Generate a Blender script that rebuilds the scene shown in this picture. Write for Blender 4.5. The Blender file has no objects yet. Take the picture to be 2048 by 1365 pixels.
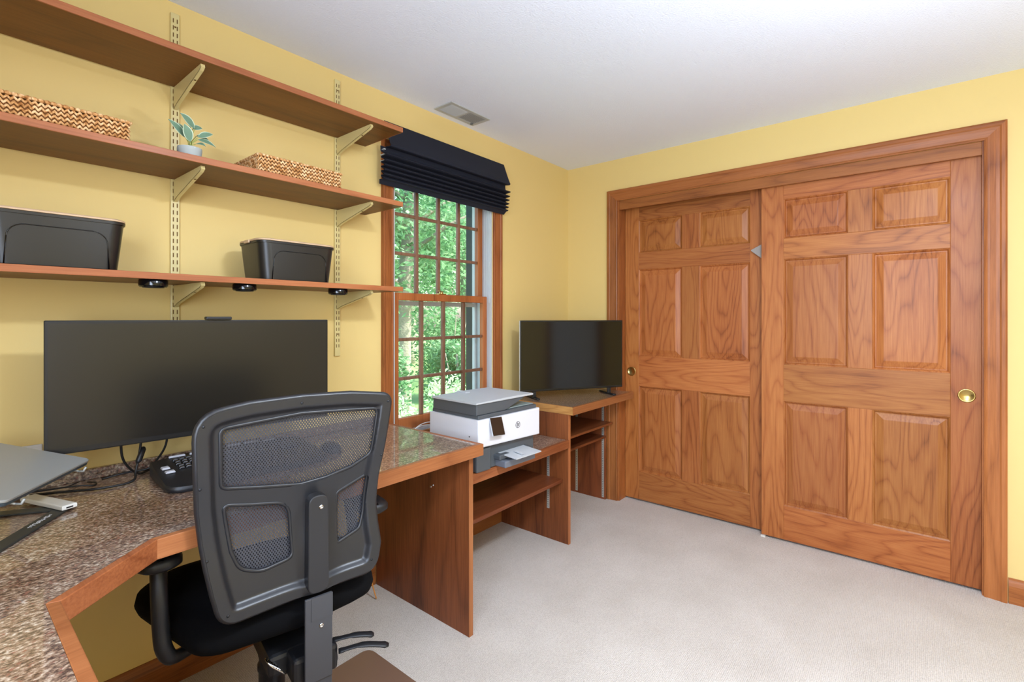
import bpy, bmesh, math, random
from mathutils import Vector, Matrix
R = math.radians
random.seed(7)
SC = bpy.context.scene
COL = SC.collection
L = 3.19            # closet wall plane x = L, window wall plane y = 0
CH = 2.44

# ------------------------------------------------------------------ camera
cam_d = bpy.data.cameras.new('camera'); cam = bpy.data.objects.new('camera', cam_d); COL.objects.link(cam)
cam.location = (0, -2.055, 1.31)
cam.rotation_euler = (R(90), 0, R(39.3 - 90))
cam_d.sensor_width = 36; cam_d.lens = 981 / 2048 * 36
cam_d.shift_y = -47.5 / 2048
cam_d.clip_start = .02; cam_d.clip_end = 200
SC.camera = cam
# ------------------------------------------------------------------ exposure, world, sun, window light
SC.view_settings.view_transform = 'Standard'; SC.view_settings.look = 'None'
SC.view_settings.gamma = 1; SC.view_settings.use_curve_mapping = False
SC.view_settings.exposure = 0.62
W = bpy.data.worlds.new('world'); SC.world = W; W.use_nodes = True
wn = W.node_tree; bg = wn.nodes['Background']
sky = wn.nodes.new('ShaderNodeTexSky'); sky.sky_type = 'NISHITA'
sky.sun_disc = False; sky.sun_elevation = R(52); sky.sun_rotation = R(130); sky.dust_density = 3
wn.links.new(sky.outputs[0], bg.inputs[0]); bg.inputs[1].default_value = 0.6

def light(name, kind, loc, energy, color=(1, 1, 1), **k):
    d = bpy.data.lights.new(name, kind); d.energy = energy; d.color = color
    for a, v in k.items(): setattr(d, a, v)
    o = bpy.data.objects.new(name, d); COL.objects.link(o); o.location = loc
    return o
def aim(o, d): o.rotation_euler = Vector(d).to_track_quat('-Z', 'Y').to_euler()
sun = light('sun', 'SUN', (6, -6, 10), 7, (1, .96, .88), angle=R(1)); aim(sun, (-.45, .5, -.8))
# daylight by the window behind the camera, plus an added far window as fill
wl = light('daylight_near_window', 'AREA', (-.72, -2.0, 1.5), 42, (.80, .93, 1.15), shape='RECTANGLE', size=1.3, size_y=1.3); aim(wl, (1, .1, -.16))
wr = light('added_daylight_fill', 'AREA', (-.72, -3.28, 1.5), 11, (.80, .93, 1.15), shape='RECTANGLE', size=.9, size_y=1.3); aim(wr, (1, .25, -.02))
# added ceiling fill light behind the camera (its made-up fixture is built below)
cl = light('ceiling_fill_light', 'AREA', (.95, -2.3, 2.30), 36, (.84, .94, 1.08), shape='DISK', size=.3); aim(cl, (0, 0, -1))

up = light('bounce_fill_light', 'AREA', (1.15, -2.45, 1.40), 19, (.84, .95, 1.15), shape='DISK', size=.26); aim(up, (0, 0, 1))  # added upward fill, replaces a flash bounced off the ceiling

# ------------------------------------------------------------------ helpers
def srgb(h):
    if isinstance(h, str): h = [int(h[i:i + 2], 16) for i in (0, 2, 4)]
    return tuple((c / 255 / 12.92 if c <= 10 else ((c / 255 + .055) / 1.055) ** 2.4) for c in h) + (1,)
def mat(name, col, rough=.5, metal=0, coat=0, spec=.5, **k):
    m = bpy.data.materials.new(name); m.use_nodes = True
    b = m.node_tree.nodes['Principled BSDF']
    b.inputs['Base Color'].default_value = srgb(col)
    b.inputs['Roughness'].default_value = rough; b.inputs['Metallic'].default_value = metal
    b.inputs['Coat Weight'].default_value = coat; b.inputs['Specular IOR Level'].default_value = spec
    for a, v in k.items(): b.inputs[a].default_value = v
    return m
def nodes(m): return m.node_tree.nodes, m.node_tree.links, m.node_tree.nodes['Principled BSDF']
def add(nt, t, **k):
    n = nt.new(t)
    for a, v in k.items():
        if a.startswith('i_'):
            key = a[2:].replace('_', ' ')
            n.inputs[key].default_value = v
        else: setattr(n, a, v)
    return n
def ramp(nt, stops):
    n = nt.new('ShaderNodeValToRGB'); e = n.color_ramp.elements
    while len(e) < len(stops): e.new(.5)
    for i, (p, c) in enumerate(stops): e[i].position = p; e[i].color = srgb(c)
    return n
def bump(m, scale, strength, dist=.002, detail=3, coord='Object'):
    nt, lk, b = nodes(m)
    tc = add(nt, 'ShaderNodeTexCoord'); nz = add(nt, 'ShaderNodeTexNoise', i_Scale=scale, i_Detail=detail)
    bp = add(nt, 'ShaderNodeBump', i_Strength=strength, i_Distance=dist)
    lk.new(tc.outputs[coord], nz.inputs['Vector']); lk.new(nz.outputs['Fac'], bp.inputs['Height'])
    lk.new(bp.outputs[0], b.inputs['Normal']); return m

def wood(name, axis, light_c, mid_c, dark_c, rough=.46, coat=.08, ringscale=9., streak=1., rdist=5., ringamt=.17):
    """cherry/oak style grain running along axis"""
    m = mat(name, mid_c, rough, 0, coat, .32); nt, lk, b = nodes(m)
    b.inputs['Coat Roughness'].default_value = .22
    tc = add(nt, 'ShaderNodeTexCoord'); oi = add(nt, 'ShaderNodeObjectInfo')
    off = add(nt, 'ShaderNodeVectorMath', operation='SCALE'); off.inputs[0].default_value = (7.3, 5.1, 9.7)
    lk.new(oi.outputs['Random'], off.inputs['Scale'])
    ad = add(nt, 'ShaderNodeVectorMath', operation='ADD')
    lk.new(tc.outputs['Object'], ad.inputs[0]); lk.new(off.outputs[0], ad.inputs[1])
    mp = add(nt, 'ShaderNodeMapping'); s = [1, 1, 1]; s['xyz'.index(axis)] = .16; mp.inputs['Scale'].default_value = s
    lk.new(ad.outputs[0], mp.inputs['Vector'])
    n1 = add(nt, 'ShaderNodeTexNoise', i_Scale=ringscale * .55, i_Detail=2, i_Roughness=.45)      # rings field
    lk.new(mp.outputs[0], n1.inputs['Vector'])
    mm = add(nt, 'ShaderNodeMath', operation='MULTIPLY'); mm.inputs[1].default_value = rdist * 3.2
    lk.new(n1.outputs['Fac'], mm.inputs[0])
    fr = add(nt, 'ShaderNodeMath', operation='PINGPONG'); fr.inputs[1].default_value = .5
    lk.new(mm.outputs[0], fr.inputs[0])
    mp2 = add(nt, 'ShaderNodeMapping'); s = [1, 1, 1]; s['xyz'.index(axis)] = .035; mp2.inputs['Scale'].default_value = s
    lk.new(ad.outputs[0], mp2.inputs['Vector'])
    n2 = add(nt, 'ShaderNodeTexNoise', i_Scale=190., i_Detail=4, i_Roughness=.6); lk.new(mp2.outputs[0], n2.inputs['Vector'])
    n3 = add(nt, 'ShaderNodeTexNoise', i_Scale=3.5, i_Detail=3); lk.new(mp.outputs[0], n3.inputs['Vector'])
    # combine
    p1 = add(nt, 'ShaderNodeMath', operation='MULTIPLY_ADD'); p1.inputs[1].default_value = -2; p1.inputs[2].default_value = 1; lk.new(fr.outputs[0], p1.inputs[0])
    p2 = add(nt, 'ShaderNodeMath', operation='POWER'); p2.inputs[1].default_value = 3.5; lk.new(p1.outputs[0], p2.inputs[0])
    a0 = add(nt, 'ShaderNodeMath', operation='MULTIPLY_ADD'); a0.inputs[1].default_value = -ringamt * .55; a0.inputs[2].default_value = ringamt * .30; lk.new(p2.outputs[0], a0.inputs[0])
    a1 = add(nt, 'ShaderNodeMath', operation='MULTIPLY_ADD'); a1.inputs[1].default_value = ringamt * .3; lk.new(fr.outputs[0], a1.inputs[0]); lk.new(a0.outputs[0], a1.inputs[2])
    a2 = add(nt, 'ShaderNodeMath', operation='MULTIPLY_ADD'); a2.inputs[1].default_value = .38 * streak; lk.new(n2.outputs['Fac'], a2.inputs[0]); lk.new(a1.outputs[0], a2.inputs[2])
    a3 = add(nt, 'ShaderNodeMath', operation='MULTIPLY_ADD'); a3.inputs[1].default_value = .5; lk.new(n3.outputs['Fac'], a3.inputs[0]); lk.new(a2.outputs[0], a3.inputs[2])
    rp = ramp(nt, [(.30, dark_c), (.52, mid_c), (.78, light_c)])
    lk.new(a3.outputs[0], rp.inputs[0])
    hs = add(nt, 'ShaderNodeHueSaturation'); lk.new(rp.outputs[0], hs.inputs['Color'])
    vr = add(nt, 'ShaderNodeMapRange'); vr.inputs['To Min'].default_value = .84; vr.inputs['To Max'].default_value = 1.1
    lk.new(oi.outputs['Random'], vr.inputs[0]); lk.new(vr.outputs[0], hs.inputs['Value'])
    m13 = add(nt, 'ShaderNodeMath', operation='MULTIPLY'); m13.inputs[1].default_value = 13.; fr2 = add(nt, 'ShaderNodeMath', operation='FRACT'); vh = add(nt, 'ShaderNodeMapRange'); vh.inputs['To Min'].default_value = .4955; vh.inputs['To Max'].default_value = .503
    lk.new(oi.outputs['Random'], m13.inputs[0]); lk.new(m13.outputs[0], fr2.inputs[0]); lk.new(fr2.outputs[0], vh.inputs[0]); lk.new(vh.outputs[0], hs.inputs['Hue'])
    lk.new(hs.outputs[0], b.inputs['Base Color'])
    bp = add(nt, 'ShaderNodeBump', i_Strength=.12, i_Distance=.001); lk.new(n2.outputs['Fac'], bp.inputs['Height']); lk.new(bp.outputs[0], b.inputs['Normal'])
    return m

DOORC = ('b8763e', 'a05d2c', '743c16')
CABC = ('9c5e34', '804624', '502610')
def trio(n, c, **k): return {a: wood(n + '_' + a, a, *c, **k) for a in 'xyz'}
WD = trio('cherry_door', DOORC, ringamt=.26, rdist=5.5, streak=1.35)
WC = trio('cherry_cabinet', CABC, rdist=1.5)
WT = trio('cherry_trim', ('bc7642', 'a26030', '733c1a'), rdist=2.)
WE = trio('cherry_edge_band', ('b87a4c', 'a06238', '7c4422'), rdist=2.)
WS = trio('cherry_shelf', ('84531f', '704314', '502d0a'), rdist=1.2)

M = {}
M['wall'] = bump(mat('yellow_wall_paint', 'e4c983', .55, spec=.3), 160, .12, .001)
M['ceiling'] = bump(mat('textured_white_ceiling', 'e9eef8', .9, spec=.1), 150, .6, .004, 4)
M['white'] = mat('white_paint', 'e6e6e2', .5)
M['closet'] = mat('closet_paint', 'c8b890', .8)
def carpet():
    m = mat('beige_carpet', 'c9bdb3', .95, spec=.05); nt, lk, b = nodes(m)
    tc = add(nt, 'ShaderNodeTexCoord')
    n1 = add(nt, 'ShaderNodeTexNoise', i_Scale=3.2, i_Detail=4); n2 = add(nt, 'ShaderNodeTexNoise', i_Scale=260, i_Detail=2)
    v = add(nt, 'ShaderNodeTexVoronoi', i_Scale=170, i_Randomness=.35)
    for n in (n1, n2, v): lk.new(tc.outputs['Object'], n.inputs['Vector'])
    r1 = ramp(nt, [(.3, 'dcd3c9'), (.7, 'e8e0d7')]); lk.new(n1.outputs['Fac'], r1.inputs[0])
    r2 = ramp(nt, [(.1, 'ffffff'), (.75, 'b9b2aa')]); lk.new(v.outputs['Distance'], r2.inputs[0])
    mx = add(nt, 'ShaderNodeMix', data_type='RGBA', blend_type='MULTIPLY'); mx.inputs[0].default_value = .6
    lk.new(r1.outputs[0], mx.inputs[6]); lk.new(r2.outputs[0], mx.inputs[7]); lk.new(mx.outputs[2], b.inputs['Base Color'])
    mm = add(nt, 'ShaderNodeMath', operation='ADD'); lk.new(n2.outputs['Fac'], mm.inputs[0]); lk.new(v.outputs['Distance'], mm.inputs[1])
    bp = add(nt, 'ShaderNodeBump', i_Strength=.7, i_Distance=.004); bp.invert = True
    lk.new(mm.outputs[0], bp.inputs['Height']); lk.new(bp.outputs[0], b.inputs['Normal'])
    return m
M['carpet'] = carpet()
def laminate():
    m = mat('speckled_laminate', '8a6f5c', .32, 0, .8, .5); nt, lk, b = nodes(m)
    b.inputs['Coat Roughness'].default_value = .03; b.inputs['Coat IOR'].default_value = 1.9
    tc = add(nt, 'ShaderNodeTexCoord')
    mp = add(nt, 'ShaderNodeMapping'); mp.inputs['Rotation'].default_value = (0, 0, R(25)); mp.inputs['Scale'].default_value = (1, 1.4, 1)
    lk.new(tc.outputs['Object'], mp.inputs['Vector'])
    n1 = add(nt, 'ShaderNodeTexNoise', i_Scale=120, i_Detail=5, i_Roughness=.62); n2 = add(nt, 'ShaderNodeTexNoise', i_Scale=14, i_Detail=3)
    n3 = add(nt, 'ShaderNodeTexNoise', i_Scale=110, i_Detail=3)
    for n in (n1, n2, n3): lk.new(mp.outputs[0], n.inputs['Vector'])
    r1 = ramp(nt, [(.38, '4a3830'), (.46, '7c6452'), (.53, '9a816a'), (.59, 'b8a48e'), (.66, 'd6cbb8')]); lk.new(n1.outputs['Fac'], r1.inputs[0])
    r2 = ramp(nt, [(.35, 'e6d4c8'), (.65, 'ffffff')]); lk.new(n2.outputs['Fac'], r2.inputs[0])
    mx = add(nt, 'ShaderNodeMix', data_type='RGBA', blend_type='MULTIPLY'); mx.inputs[0].default_value = .8
    lk.new(r1.outputs[0], mx.inputs[6]); lk.new(r2.outputs[0], mx.inputs[7])
    r3 = ramp(nt, [(.60, '000000'), (.68, 'ffffff')]); lk.new(n3.outputs['Fac'], r3.inputs[0])
    mx2 = add(nt, 'ShaderNodeMix', data_type='RGBA'); mx2.inputs[7].default_value = srgb('8c5646')
    lk.new(r3.outputs[0], mx2.inputs[0]); lk.new(mx.outputs[2], mx2.inputs[6]); lk.new(mx2.outputs[2], b.inputs['Base Color'])
    return m
M['lam'] = laminate()
M['standard'] = mat('cream_painted_steel', 'd9c98c', .35, 0, .2)
M['slot'] = mat('slot_dark', '6a4a18', .8)
M['brass'] = mat('polished_brass', 'c2a866', .28, 1)
M['zinc'] = mat('zinc_strip', 'c4c4bc', .4, .5)
M['chrome'] = mat('chrome', 'd0d0d0', .15, 1)
M['navy'] = bump(mat('navy_fabric', '1f222e', .8, spec=.3), 700, .3, .001)
M['bin'] = mat('black_plastic_bin', '1d1c1b', .35)
M['binl'] = mat('pale_lid', 'c8a986', .5)
M['blk'] = mat('black_plastic', '16171a', .45)
M['blkg'] = mat('glossy_black_plastic', '08090c', .12)
M['chair'] = bump(mat('charcoal_plastic', '242426', .36), 900, .15, .0005)
M['chairgrey'] = mat('grey_steel_bar', '4b4c50', .38, .3)
M['seat'] = bump(mat('black_seat_fabric', '08080a', .95, spec=.15), 500, .3, .001)
M['screen_m'] = mat('matte_screen', '0b0907', .31, spec=.6)
M['screen_g'] = mat('glossy_screen', '060608', .10, spec=.5)
M['bezel'] = mat('black_bezel', '0c0b0b', .4)
M['pwhite'] = mat('white_printer_plastic', 'dcdce0', .4)
M['pgrey'] = mat('grey_printer_plastic', '4e5357', .42)
M['plid'] = mat('pale_grey_printer_lid', 'b9bcbe', .45)
M['ptray'] = mat('blue_grey_tray', '6b7079', .45)
M['laptop'] = mat('grey_aluminium_laptop', '9a9a94', .42, .3)
M['lapedge'] = mat('laptop_dark_edge', '3f4a50', .4, .4)
M['stand'] = mat('dark_metal_stand', '3a3b38', .45, .4)
M['cable'] = mat('black_cable', '100e0d', .5)
M['hub'] = mat('white_plastic', 'dcd8ce', .4)
M['keyw'] = mat('grey_key', 'a9a9ae', .5)
M['key'] = mat('black_key', '1a1a1d', .28)
M['text'] = mat('white_print', 'd8d8d8', .6)
M['logo'] = mat('dark_print', '303236', .5)
M['pot'] = bump(mat('concrete_pot', 'a9b0ae', .8), 90, .2, .001)
M['soil'] = mat('soil', '3c3126', .9)
M['stem'] = mat('green_stem', 'a8b060', .6)
M['mat_pl'] = mat('chair_mat_vinyl', '7e6250', .22, 0, .3)
M['cord'] = mat('orange_cord', 'd08a3c', .5)
M['vinyl'] = mat('vinyl_jamb', 'c3c6c6', .5)
M['ext'] = mat('exterior_white', 'd8dad6', .6)
M['extd'] = mat('dark_green_shutter', '2c3a34', .7)
M['vent'] = mat('vent_grey', 'b4b6b2', .5)
M['ventd'] = mat('vent_dark', '6f716c', .7)
M['sash'] = wood('sash_wood', 'z', 'a07c62', '84604a', '60402c')  # muntins only: shade on their room side is put into this darker wood
def glass():
    m = bpy.data.materials.new('window_glass'); m.use_nodes = True
    nt = m.node_tree.nodes; lk = m.node_tree.links; nt.clear()
    o = nt.new('ShaderNodeOutputMaterial'); g = nt.new('ShaderNodeBsdfGlossy'); g.inputs['Roughness'].default_value = .02
    t = nt.new('ShaderNodeBsdfTransparent'); t.inputs[0].default_value = (.97, .985, .975, 1)
    f = nt.new('ShaderNodeFresnel'); ge = nt.new('ShaderNodeNewGeometry'); mr = nt.new('ShaderNodeMapRange'); mr.inputs['To Min'].default_value = 1.45; mr.inputs['To Max'].default_value = 1 / 1.45; lk.new(ge.outputs['Backfacing'], mr.inputs[0]); lk.new(mr.outputs[0], f.inputs[0]); mx = nt.new('ShaderNodeMixShader')
    lk.new(f.outputs[0], mx.inputs[0]); lk.new(t.outputs[0], mx.inputs[1]); lk.new(g.outputs[0], mx.inputs[2]); lk.new(mx.outputs[0], o.inputs[0])
    return m
M['glass'] = glass()
def leafmat(name, a, b_, c):
    m = mat(name, b_, .5, spec=.3); nt, lk, b = nodes(m)
    g = add(nt, 'ShaderNodeTexCoord'); n = add(nt, 'ShaderNodeTexNoise', i_Scale=2.3, i_Detail=5, i_Roughness=.7)
    lk.new(g.outputs['Object'], n.inputs['Vector'])
    r = ramp(nt, [(.3, a), (.5, b_), (.68, c)]); lk.new(n.outputs['Fac'], r.inputs[0]); lk.new(r.outputs[0], b.inputs['Base Color'])
    tr = nt.new('ShaderNodeBsdfTranslucent'); lk.new(r.outputs[0], tr.inputs[0]); mx = nt.new('ShaderNodeMixShader'); mx.inputs[0].default_value = .45
    out = [x for x in nt if x.type == 'OUTPUT_MATERIAL'][0]
    lk.new(b.outputs[0], mx.inputs[1]); lk.new(tr.outputs[0], mx.inputs[2]); lk.new(mx.outputs[0], out.inputs[0])
    return m
M['leaf1'] = leafmat('forest_leaves', '3c6a46', '6fa070', 'a6c89c')
M['leaf2'] = leafmat('bush_leaves', '92bc84', 'c0e0b0', 'ecf8e0')
M['bark'] = bump(mat('grey_bark', '8c8a78', .9), 30, .6, .02)
M['grass'] = mat('lawn', '6f9450', .95)
def plantleaf():
    m = mat('variegated_leaf', '6f8f76', .5)
    return m
M['pleaf'] = plantleaf(); M['pleafe'] = mat('pale_leaf_edge', 'c8d8bc', .5)
def basketmat():
    m = mat('woven_hyacinth', 'c08a50', .7, spec=.3); nt, lk, b = nodes(m)
    tc = add(nt, 'ShaderNodeTexCoord'); n = add(nt, 'ShaderNodeTexNoise', i_Scale=90, i_Detail=3)
    lk.new(tc.outputs['Object'], n.inputs['Vector']); r = ramp(nt, [(.33, '9c6430'), (.48, 'cf9a60'), (.64, 'ecc898')])
    lk.new(n.outputs['Fac'], r.inputs[0]); lk.new(r.outputs[0], b.inputs['Base Color']); return m
M['basket'] = basketmat()
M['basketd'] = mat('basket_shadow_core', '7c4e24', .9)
def meshfab():
    m = bpy.data.materials.new('chair_mesh_fabric'); m.use_nodes = True
    nt = m.node_tree.nodes; lk = m.node_tree.links; b = nt['Principled BSDF']
    b.inputs['Base Color'].default_value = srgb('35353a'); b.inputs['Roughness'].default_value = .6
    out = [x for x in nt if x.type == 'OUTPUT_MATERIAL'][0]
    tc = nt.new('ShaderNodeTexCoord')
    def wave(rot):
        mp = nt.new('ShaderNodeMapping'); mp.inputs['Rotation'].default_value = (0, R(rot), 0)
        w = nt.new('ShaderNodeTexWave'); w.bands_direction = 'X'; w.inputs['Scale'].default_value = 52; w.inputs['Distortion'].default_value = .3
        lk.new(tc.outputs['Object'], mp.inputs[0]); lk.new(mp.outputs[0], w.inputs[0]); return w
    a, c = wave(35), wave(-35)
    mu = nt.new('ShaderNodeMath'); mu.operation = 'MULTIPLY'; lk.new(a.outputs['Fac'], mu.inputs[0]); lk.new(c.outputs['Fac'], mu.inputs[1])
    rr = nt.new('ShaderNodeMapRange'); rr.inputs['From Min'].default_value = .25; rr.inputs['From Max'].default_value = .55
    rr.inputs['To Max'].default_value = .8
    lk.new(mu.outputs[0], rr.inputs[0])
    t = nt.new('ShaderNodeBsdfTransparent'); mx = nt.new('ShaderNodeMixShader')
    lk.new(rr.outputs[0], mx.inputs[0]); lk.new(b.outputs[0], mx.inputs[1]); lk.new(t.outputs[0], mx.inputs[2]); lk.new(mx.outputs[0], out.inputs[0])
    return m
M['mesh'] = meshfab()

class MB:
    """collects shapes into one bmesh; material slot per call through mi"""
    def __init__(s): s.bm = bmesh.new()
    def _merge(s, b, mi=0, smooth=False, mtx=None):
        if mtx is not None: bmesh.ops.transform(b, matrix=mtx, verts=b.verts)
        for f in b.faces: f.material_index = mi; f.smooth = smooth
        me = bpy.data.meshes.new('t'); b.to_mesh(me); b.free(); s.bm.from_mesh(me); bpy.data.meshes.remove(me); return s
    def box(s, x0, x1, y0, y1, z0, z1, bev=0, mi=0, seg=2, mtx=None, smooth=False):
        b = bmesh.new()
        m = Matrix.Translation(((x0 + x1) / 2, (y0 + y1) / 2, (z0 + z1) / 2)) @ Matrix.Diagonal((abs(x1 - x0), abs(y1 - y0), abs(z1 - z0), 1))
        bmesh.ops.create_cube(b, size=1, matrix=m)
        if bev: bmesh.ops.bevel(b, geom=list(b.edges), offset=bev, segments=seg, profile=.5, affect='EDGES')
        return s._merge(b, mi, smooth, mtx)
    def prism(s, pts, d0, d1, axis='z', bev=0, mi=0, mtx=None, smooth=False, seg=2):
        """polygon pts (2D) extruded between d0 and d1 along axis; 2D plane: z->(x,y) y->(x,z) x->(y,z)"""
        b = bmesh.new()
        def P(p, d): return {'z': (p[0], p[1], d), 'y': (p[0], d, p[1]), 'x': (d, p[0], p[1])}[axis]
        lo = [b.verts.new(P(p, d0)) for p in pts]; hi = [b.verts.new(P(p, d1)) for p in pts]
        n = len(pts); b.faces.new(lo); b.faces.new(hi[::-1])
        for i in range(n): b.faces.new((lo[i], hi[i], hi[(i + 1) % n], lo[(i + 1) % n]))
        bmesh.ops.recalc_face_normals(b, faces=b.faces)
        if bev:
            ed = [e for e in b.edges if (e.verts[0] in lo) == (e.verts[1] in lo)]
            bmesh.ops.bevel(b, geom=ed, offset=bev, segments=seg, profile=.5, affect='EDGES')
        return s._merge(b, mi, smooth, mtx)
    def tube(s, pts, r, n=8, mi=0, closed=False, flat=1, mtx=None):
        pts = [Vector(p) for p in pts]; b = bmesh.new(); rings = []; up = Vector((0, 0, 1)); prev = None
        N = len(pts)
        for i, p in enumerate(pts):
            a = pts[(i + 1) % N] if (closed or i < N - 1) else p; c = pts[i - 1] if (closed or i > 0) else p
            t = (a - c).normalized()
            if prev is None:
                u = t.cross(up);
                if u.length < .1: u = t.cross(Vector((1, 0, 0)))
                u.normalize()
            else:
                u = prev - t * prev.dot(t); u.normalize()
            prev = u; v = t.cross(u)
            rr = r[i] if isinstance(r, (list, tuple)) else r
            rings.append([b.verts.new(p + (u * math.cos(2 * math.pi * k / n) + v * math.sin(2 * math.pi * k / n) * flat) * rr) for k in range(n)])
        M_ = N if closed else N - 1
        for i in range(M_):
            A, B = rings[i], rings[(i + 1) % N]
            for k in range(n): b.faces.new((A[k], A[(k + 1) % n], B[(k + 1) % n], B[k]))
        if not closed: b.faces.new(rings[0][::-1]); b.faces.new(rings[-1])
        bmesh.ops.recalc_face_normals(b, faces=b.faces)
        return s._merge(b, mi, True, mtx)
    def lathe(s, prof, c=(0, 0, 0), n=32, mi=0, mtx=None, smooth=True):
        """prof list (r,z)"""
        b = bmesh.new(); rings = []
        for r, z in prof:
            if r < 1e-6: rings.append([b.verts.new((c[0], c[1], c[2] + z))])
            else: rings.append([b.verts.new((c[0] + r * math.cos(2 * math.pi * k / n), c[1] + r * math.sin(2 * math.pi * k / n), c[2] + z)) for k in range(n)])
        for A, B in zip(rings, rings[1:]):
            for k in range(n):
                if len(A) == 1 and len(B) == 1: continue
                if len(A) == 1: b.faces.new((A[0], B[k], B[(k + 1) % n]))
                elif len(B) == 1: b.faces.new((A[k], A[(k + 1) % n], B[0]))
                else: b.faces.new((A[k], A[(k + 1) % n], B[(k + 1) % n], B[k]))
        bmesh.ops.recalc_face_normals(b, faces=b.faces)
        return s._merge(b, mi, smooth, mtx)
    def ell(s, c, r, mi=0, mtx=None, u=12, v=8):
        b = bmesh.new(); bmesh.ops.create_uvsphere(b, u_segments=u, v_segments=v, radius=1, matrix=(mtx or Matrix.Identity(4)) @ Matrix.Translation(c) @ Matrix.Diagonal((*r, 1)))
        return s._merge(b, mi, True)
    def quads(s, quads, mi=0, smooth=False):
        b = bmesh.new()
        for q in quads: b.faces.new([b.verts.new(p) for p in q])
        bmesh.ops.remove_doubles(b, verts=b.verts, dist=1e-5)
        bmesh.ops.recalc_face_normals(b, faces=b.faces)
        return s._merge(b, mi, smooth)

FR = {}
def tag(o, label=None, cat=None, group=None, kind=None):
    for k, v in (('label', label), ('category', cat), ('group', group), ('kind', kind)):
        if v: o[k] = v
    return o
def thing(name, loc, label, cat, group=None, rz=0, local=False):
    o = bpy.data.objects.new(name, None); COL.objects.link(o); o.location = loc; o.rotation_euler = (0, 0, rz)
    o.empty_display_size = .05
    FR[o.name] = None if local else Vector(loc)
    return tag(o, label, cat, group)
def obj(name, mb, mats, parent=None, label=None, sm=None, auto=None):
    me = bpy.data.meshes.new(name); mb.bm.to_mesh(me); mb.bm.free()
    if not isinstance(mats, (list, tuple)): mats = [mats]
    for m_ in mats: me.materials.append(M[m_] if isinstance(m_, str) else m_)
    o = bpy.data.objects.new(name, me); COL.objects.link(o)
    if parent:
        off = FR[parent.name]; FR[o.name] = off
        if off is not None: me.transform(Matrix.Translation(-off))
        o.parent = parent
    else: FR[o.name] = Vector((0, 0, 0))
    if label: o['label'] = label
    if auto: me.shade_smooth(); me.set_sharp_from_angle(angle=R(auto)) if hasattr(me, 'set_sharp_from_angle') else None
    return o
def single(name, mb, mats, label, cat, group=None, **k):
    """a thing that is one mesh: origin moved to its base"""
    o = obj(name, mb, mats, **k); me = o.data
    xs = [v.co for v in me.vertices]
    c = Vector(((min(v.x for v in xs) + max(v.x for v in xs)) / 2, (min(v.y for v in xs) + max(v.y for v in xs)) / 2, min(v.z for v in xs)))
    me.transform(Matrix.Translation(-c)); o.location = c
    return tag(o, label, cat, group)
def struct(name, mb, mats, parent=None, **k):
    o = obj(name, mb, mats, parent, **k)
    if not parent: o['kind'] = 'structure'
    return o

# ------------------------------------------------------------------ room shell
XC = -.50; YD = -3.9            # near wall (left of the camera), rear wall
struct('floor', MB().box(XC - .15, L + .8, YD - .15, .0, -.08, 0), 'carpet')
struct('ceiling', MB().box(XC - .15, L + .8, YD - .15, .15, CH, CH + .15), 'ceiling')
WX0, WX1, WZ0, WZ1 = 1.553, 2.315, .70, 2.13      # window opening
mb = MB()
for b_ in ((XC - .15, WX0, -.08, CH), (WX1, L + .8, -.08, CH), (WX0, WX1, -.08, WZ0), (WX0, WX1, WZ1, CH)):
    mb.box(b_[0], b_[1], 0, .15, b_[2], b_[3])
struct('wall_left', mb, 'wall')
DY0, DY1, DZ = -2.311, -.42, 2.14                  # closet opening
mb = MB()
mb.box(L, L + .12, DY1, 0, 0, CH).box(L, L + .12, YD, DY0, 0, CH).box(L, L + .12, DY0, DY1, DZ, CH)
struct('wall_right', mb, 'wall')
mb = MB(); mb.box(L + .72, L + .8, YD, 0, 0, CH).box(L + .12, L + .72, -.10, -.02, 0, CH).box(L + .12, L + .72, -2.75, -2.67, 0, CH)
struct('wall_closet', mb, 'closet')
mb = MB()   # near wall with its window and the added one
for y0, y1, z0, z1 in ((YD, -3.73, 0, CH), (-2.83, -2.65, 0, CH), (-1.35, 0, 0, CH), (-2.65, -1.35, 0, .85), (-2.65, -1.35, 2.15, CH), (-3.73, -2.83, 0, .85), (-3.73, -2.83, 2.15, CH)): mb.box(XC - .12, XC, y0, y1, z0, z1)
struct('wall_near', mb, 'wall')
mb = MB()
for x0, x1, z0, z1 in ((XC, L + .12, 0, CH),): mb.box(x0, x1, YD - .12, YD, z0, z1)
struct('wall_rear', mb, 'wall')
# off-camera windows: simple casing + sash bars
def simple_window(name, ax, p, a0, a1, z0, z1):
    w = MB()
    def bx(u0, u1, v0, v1, d0, d1):
        if ax == 'x': w.box(p + d0, p + d1, u0, u1, v0, v1, .003)
        else: w.box(u0, u1, p + d0, p + d1, v0, v1, .003)
    for u0, u1, v0, v1 in ((a0 - .07, a0, z0 - .07, z1 + .07), (a1, a1 + .07, z0 - .07, z1 + .07), (a0, a1, z1, z1 + .07), (a0, a1, z0 - .07, z0)): bx(u0, u1, v0, v1, .001, .02)
    for u0, u1, v0, v1 in ((a0, a0 + .045, z0, z1), (a1 - .045, a1, z0, z1), (a0 + .045, a1 - .045, z1 - .045, z1), (a0 + .045, a1 - .045, z0, z0 + .05),
                           (a0 + .045, a1 - .045, (z0 + z1) / 2 - .02, (z0 + z1) / 2 + .02)): bx(u0, u1, v0, v1, -.07, -.04)
    return struct(name, w, WT['z'])
simple_window('window_2', 'x', XC, -2.65, -1.35, .85, 2.15)
simple_window('added_window_3', 'x', XC, -3.73, -2.83, .85, 2.15)  # invented window, lets in the extra daylight fill
mb = MB()
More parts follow.
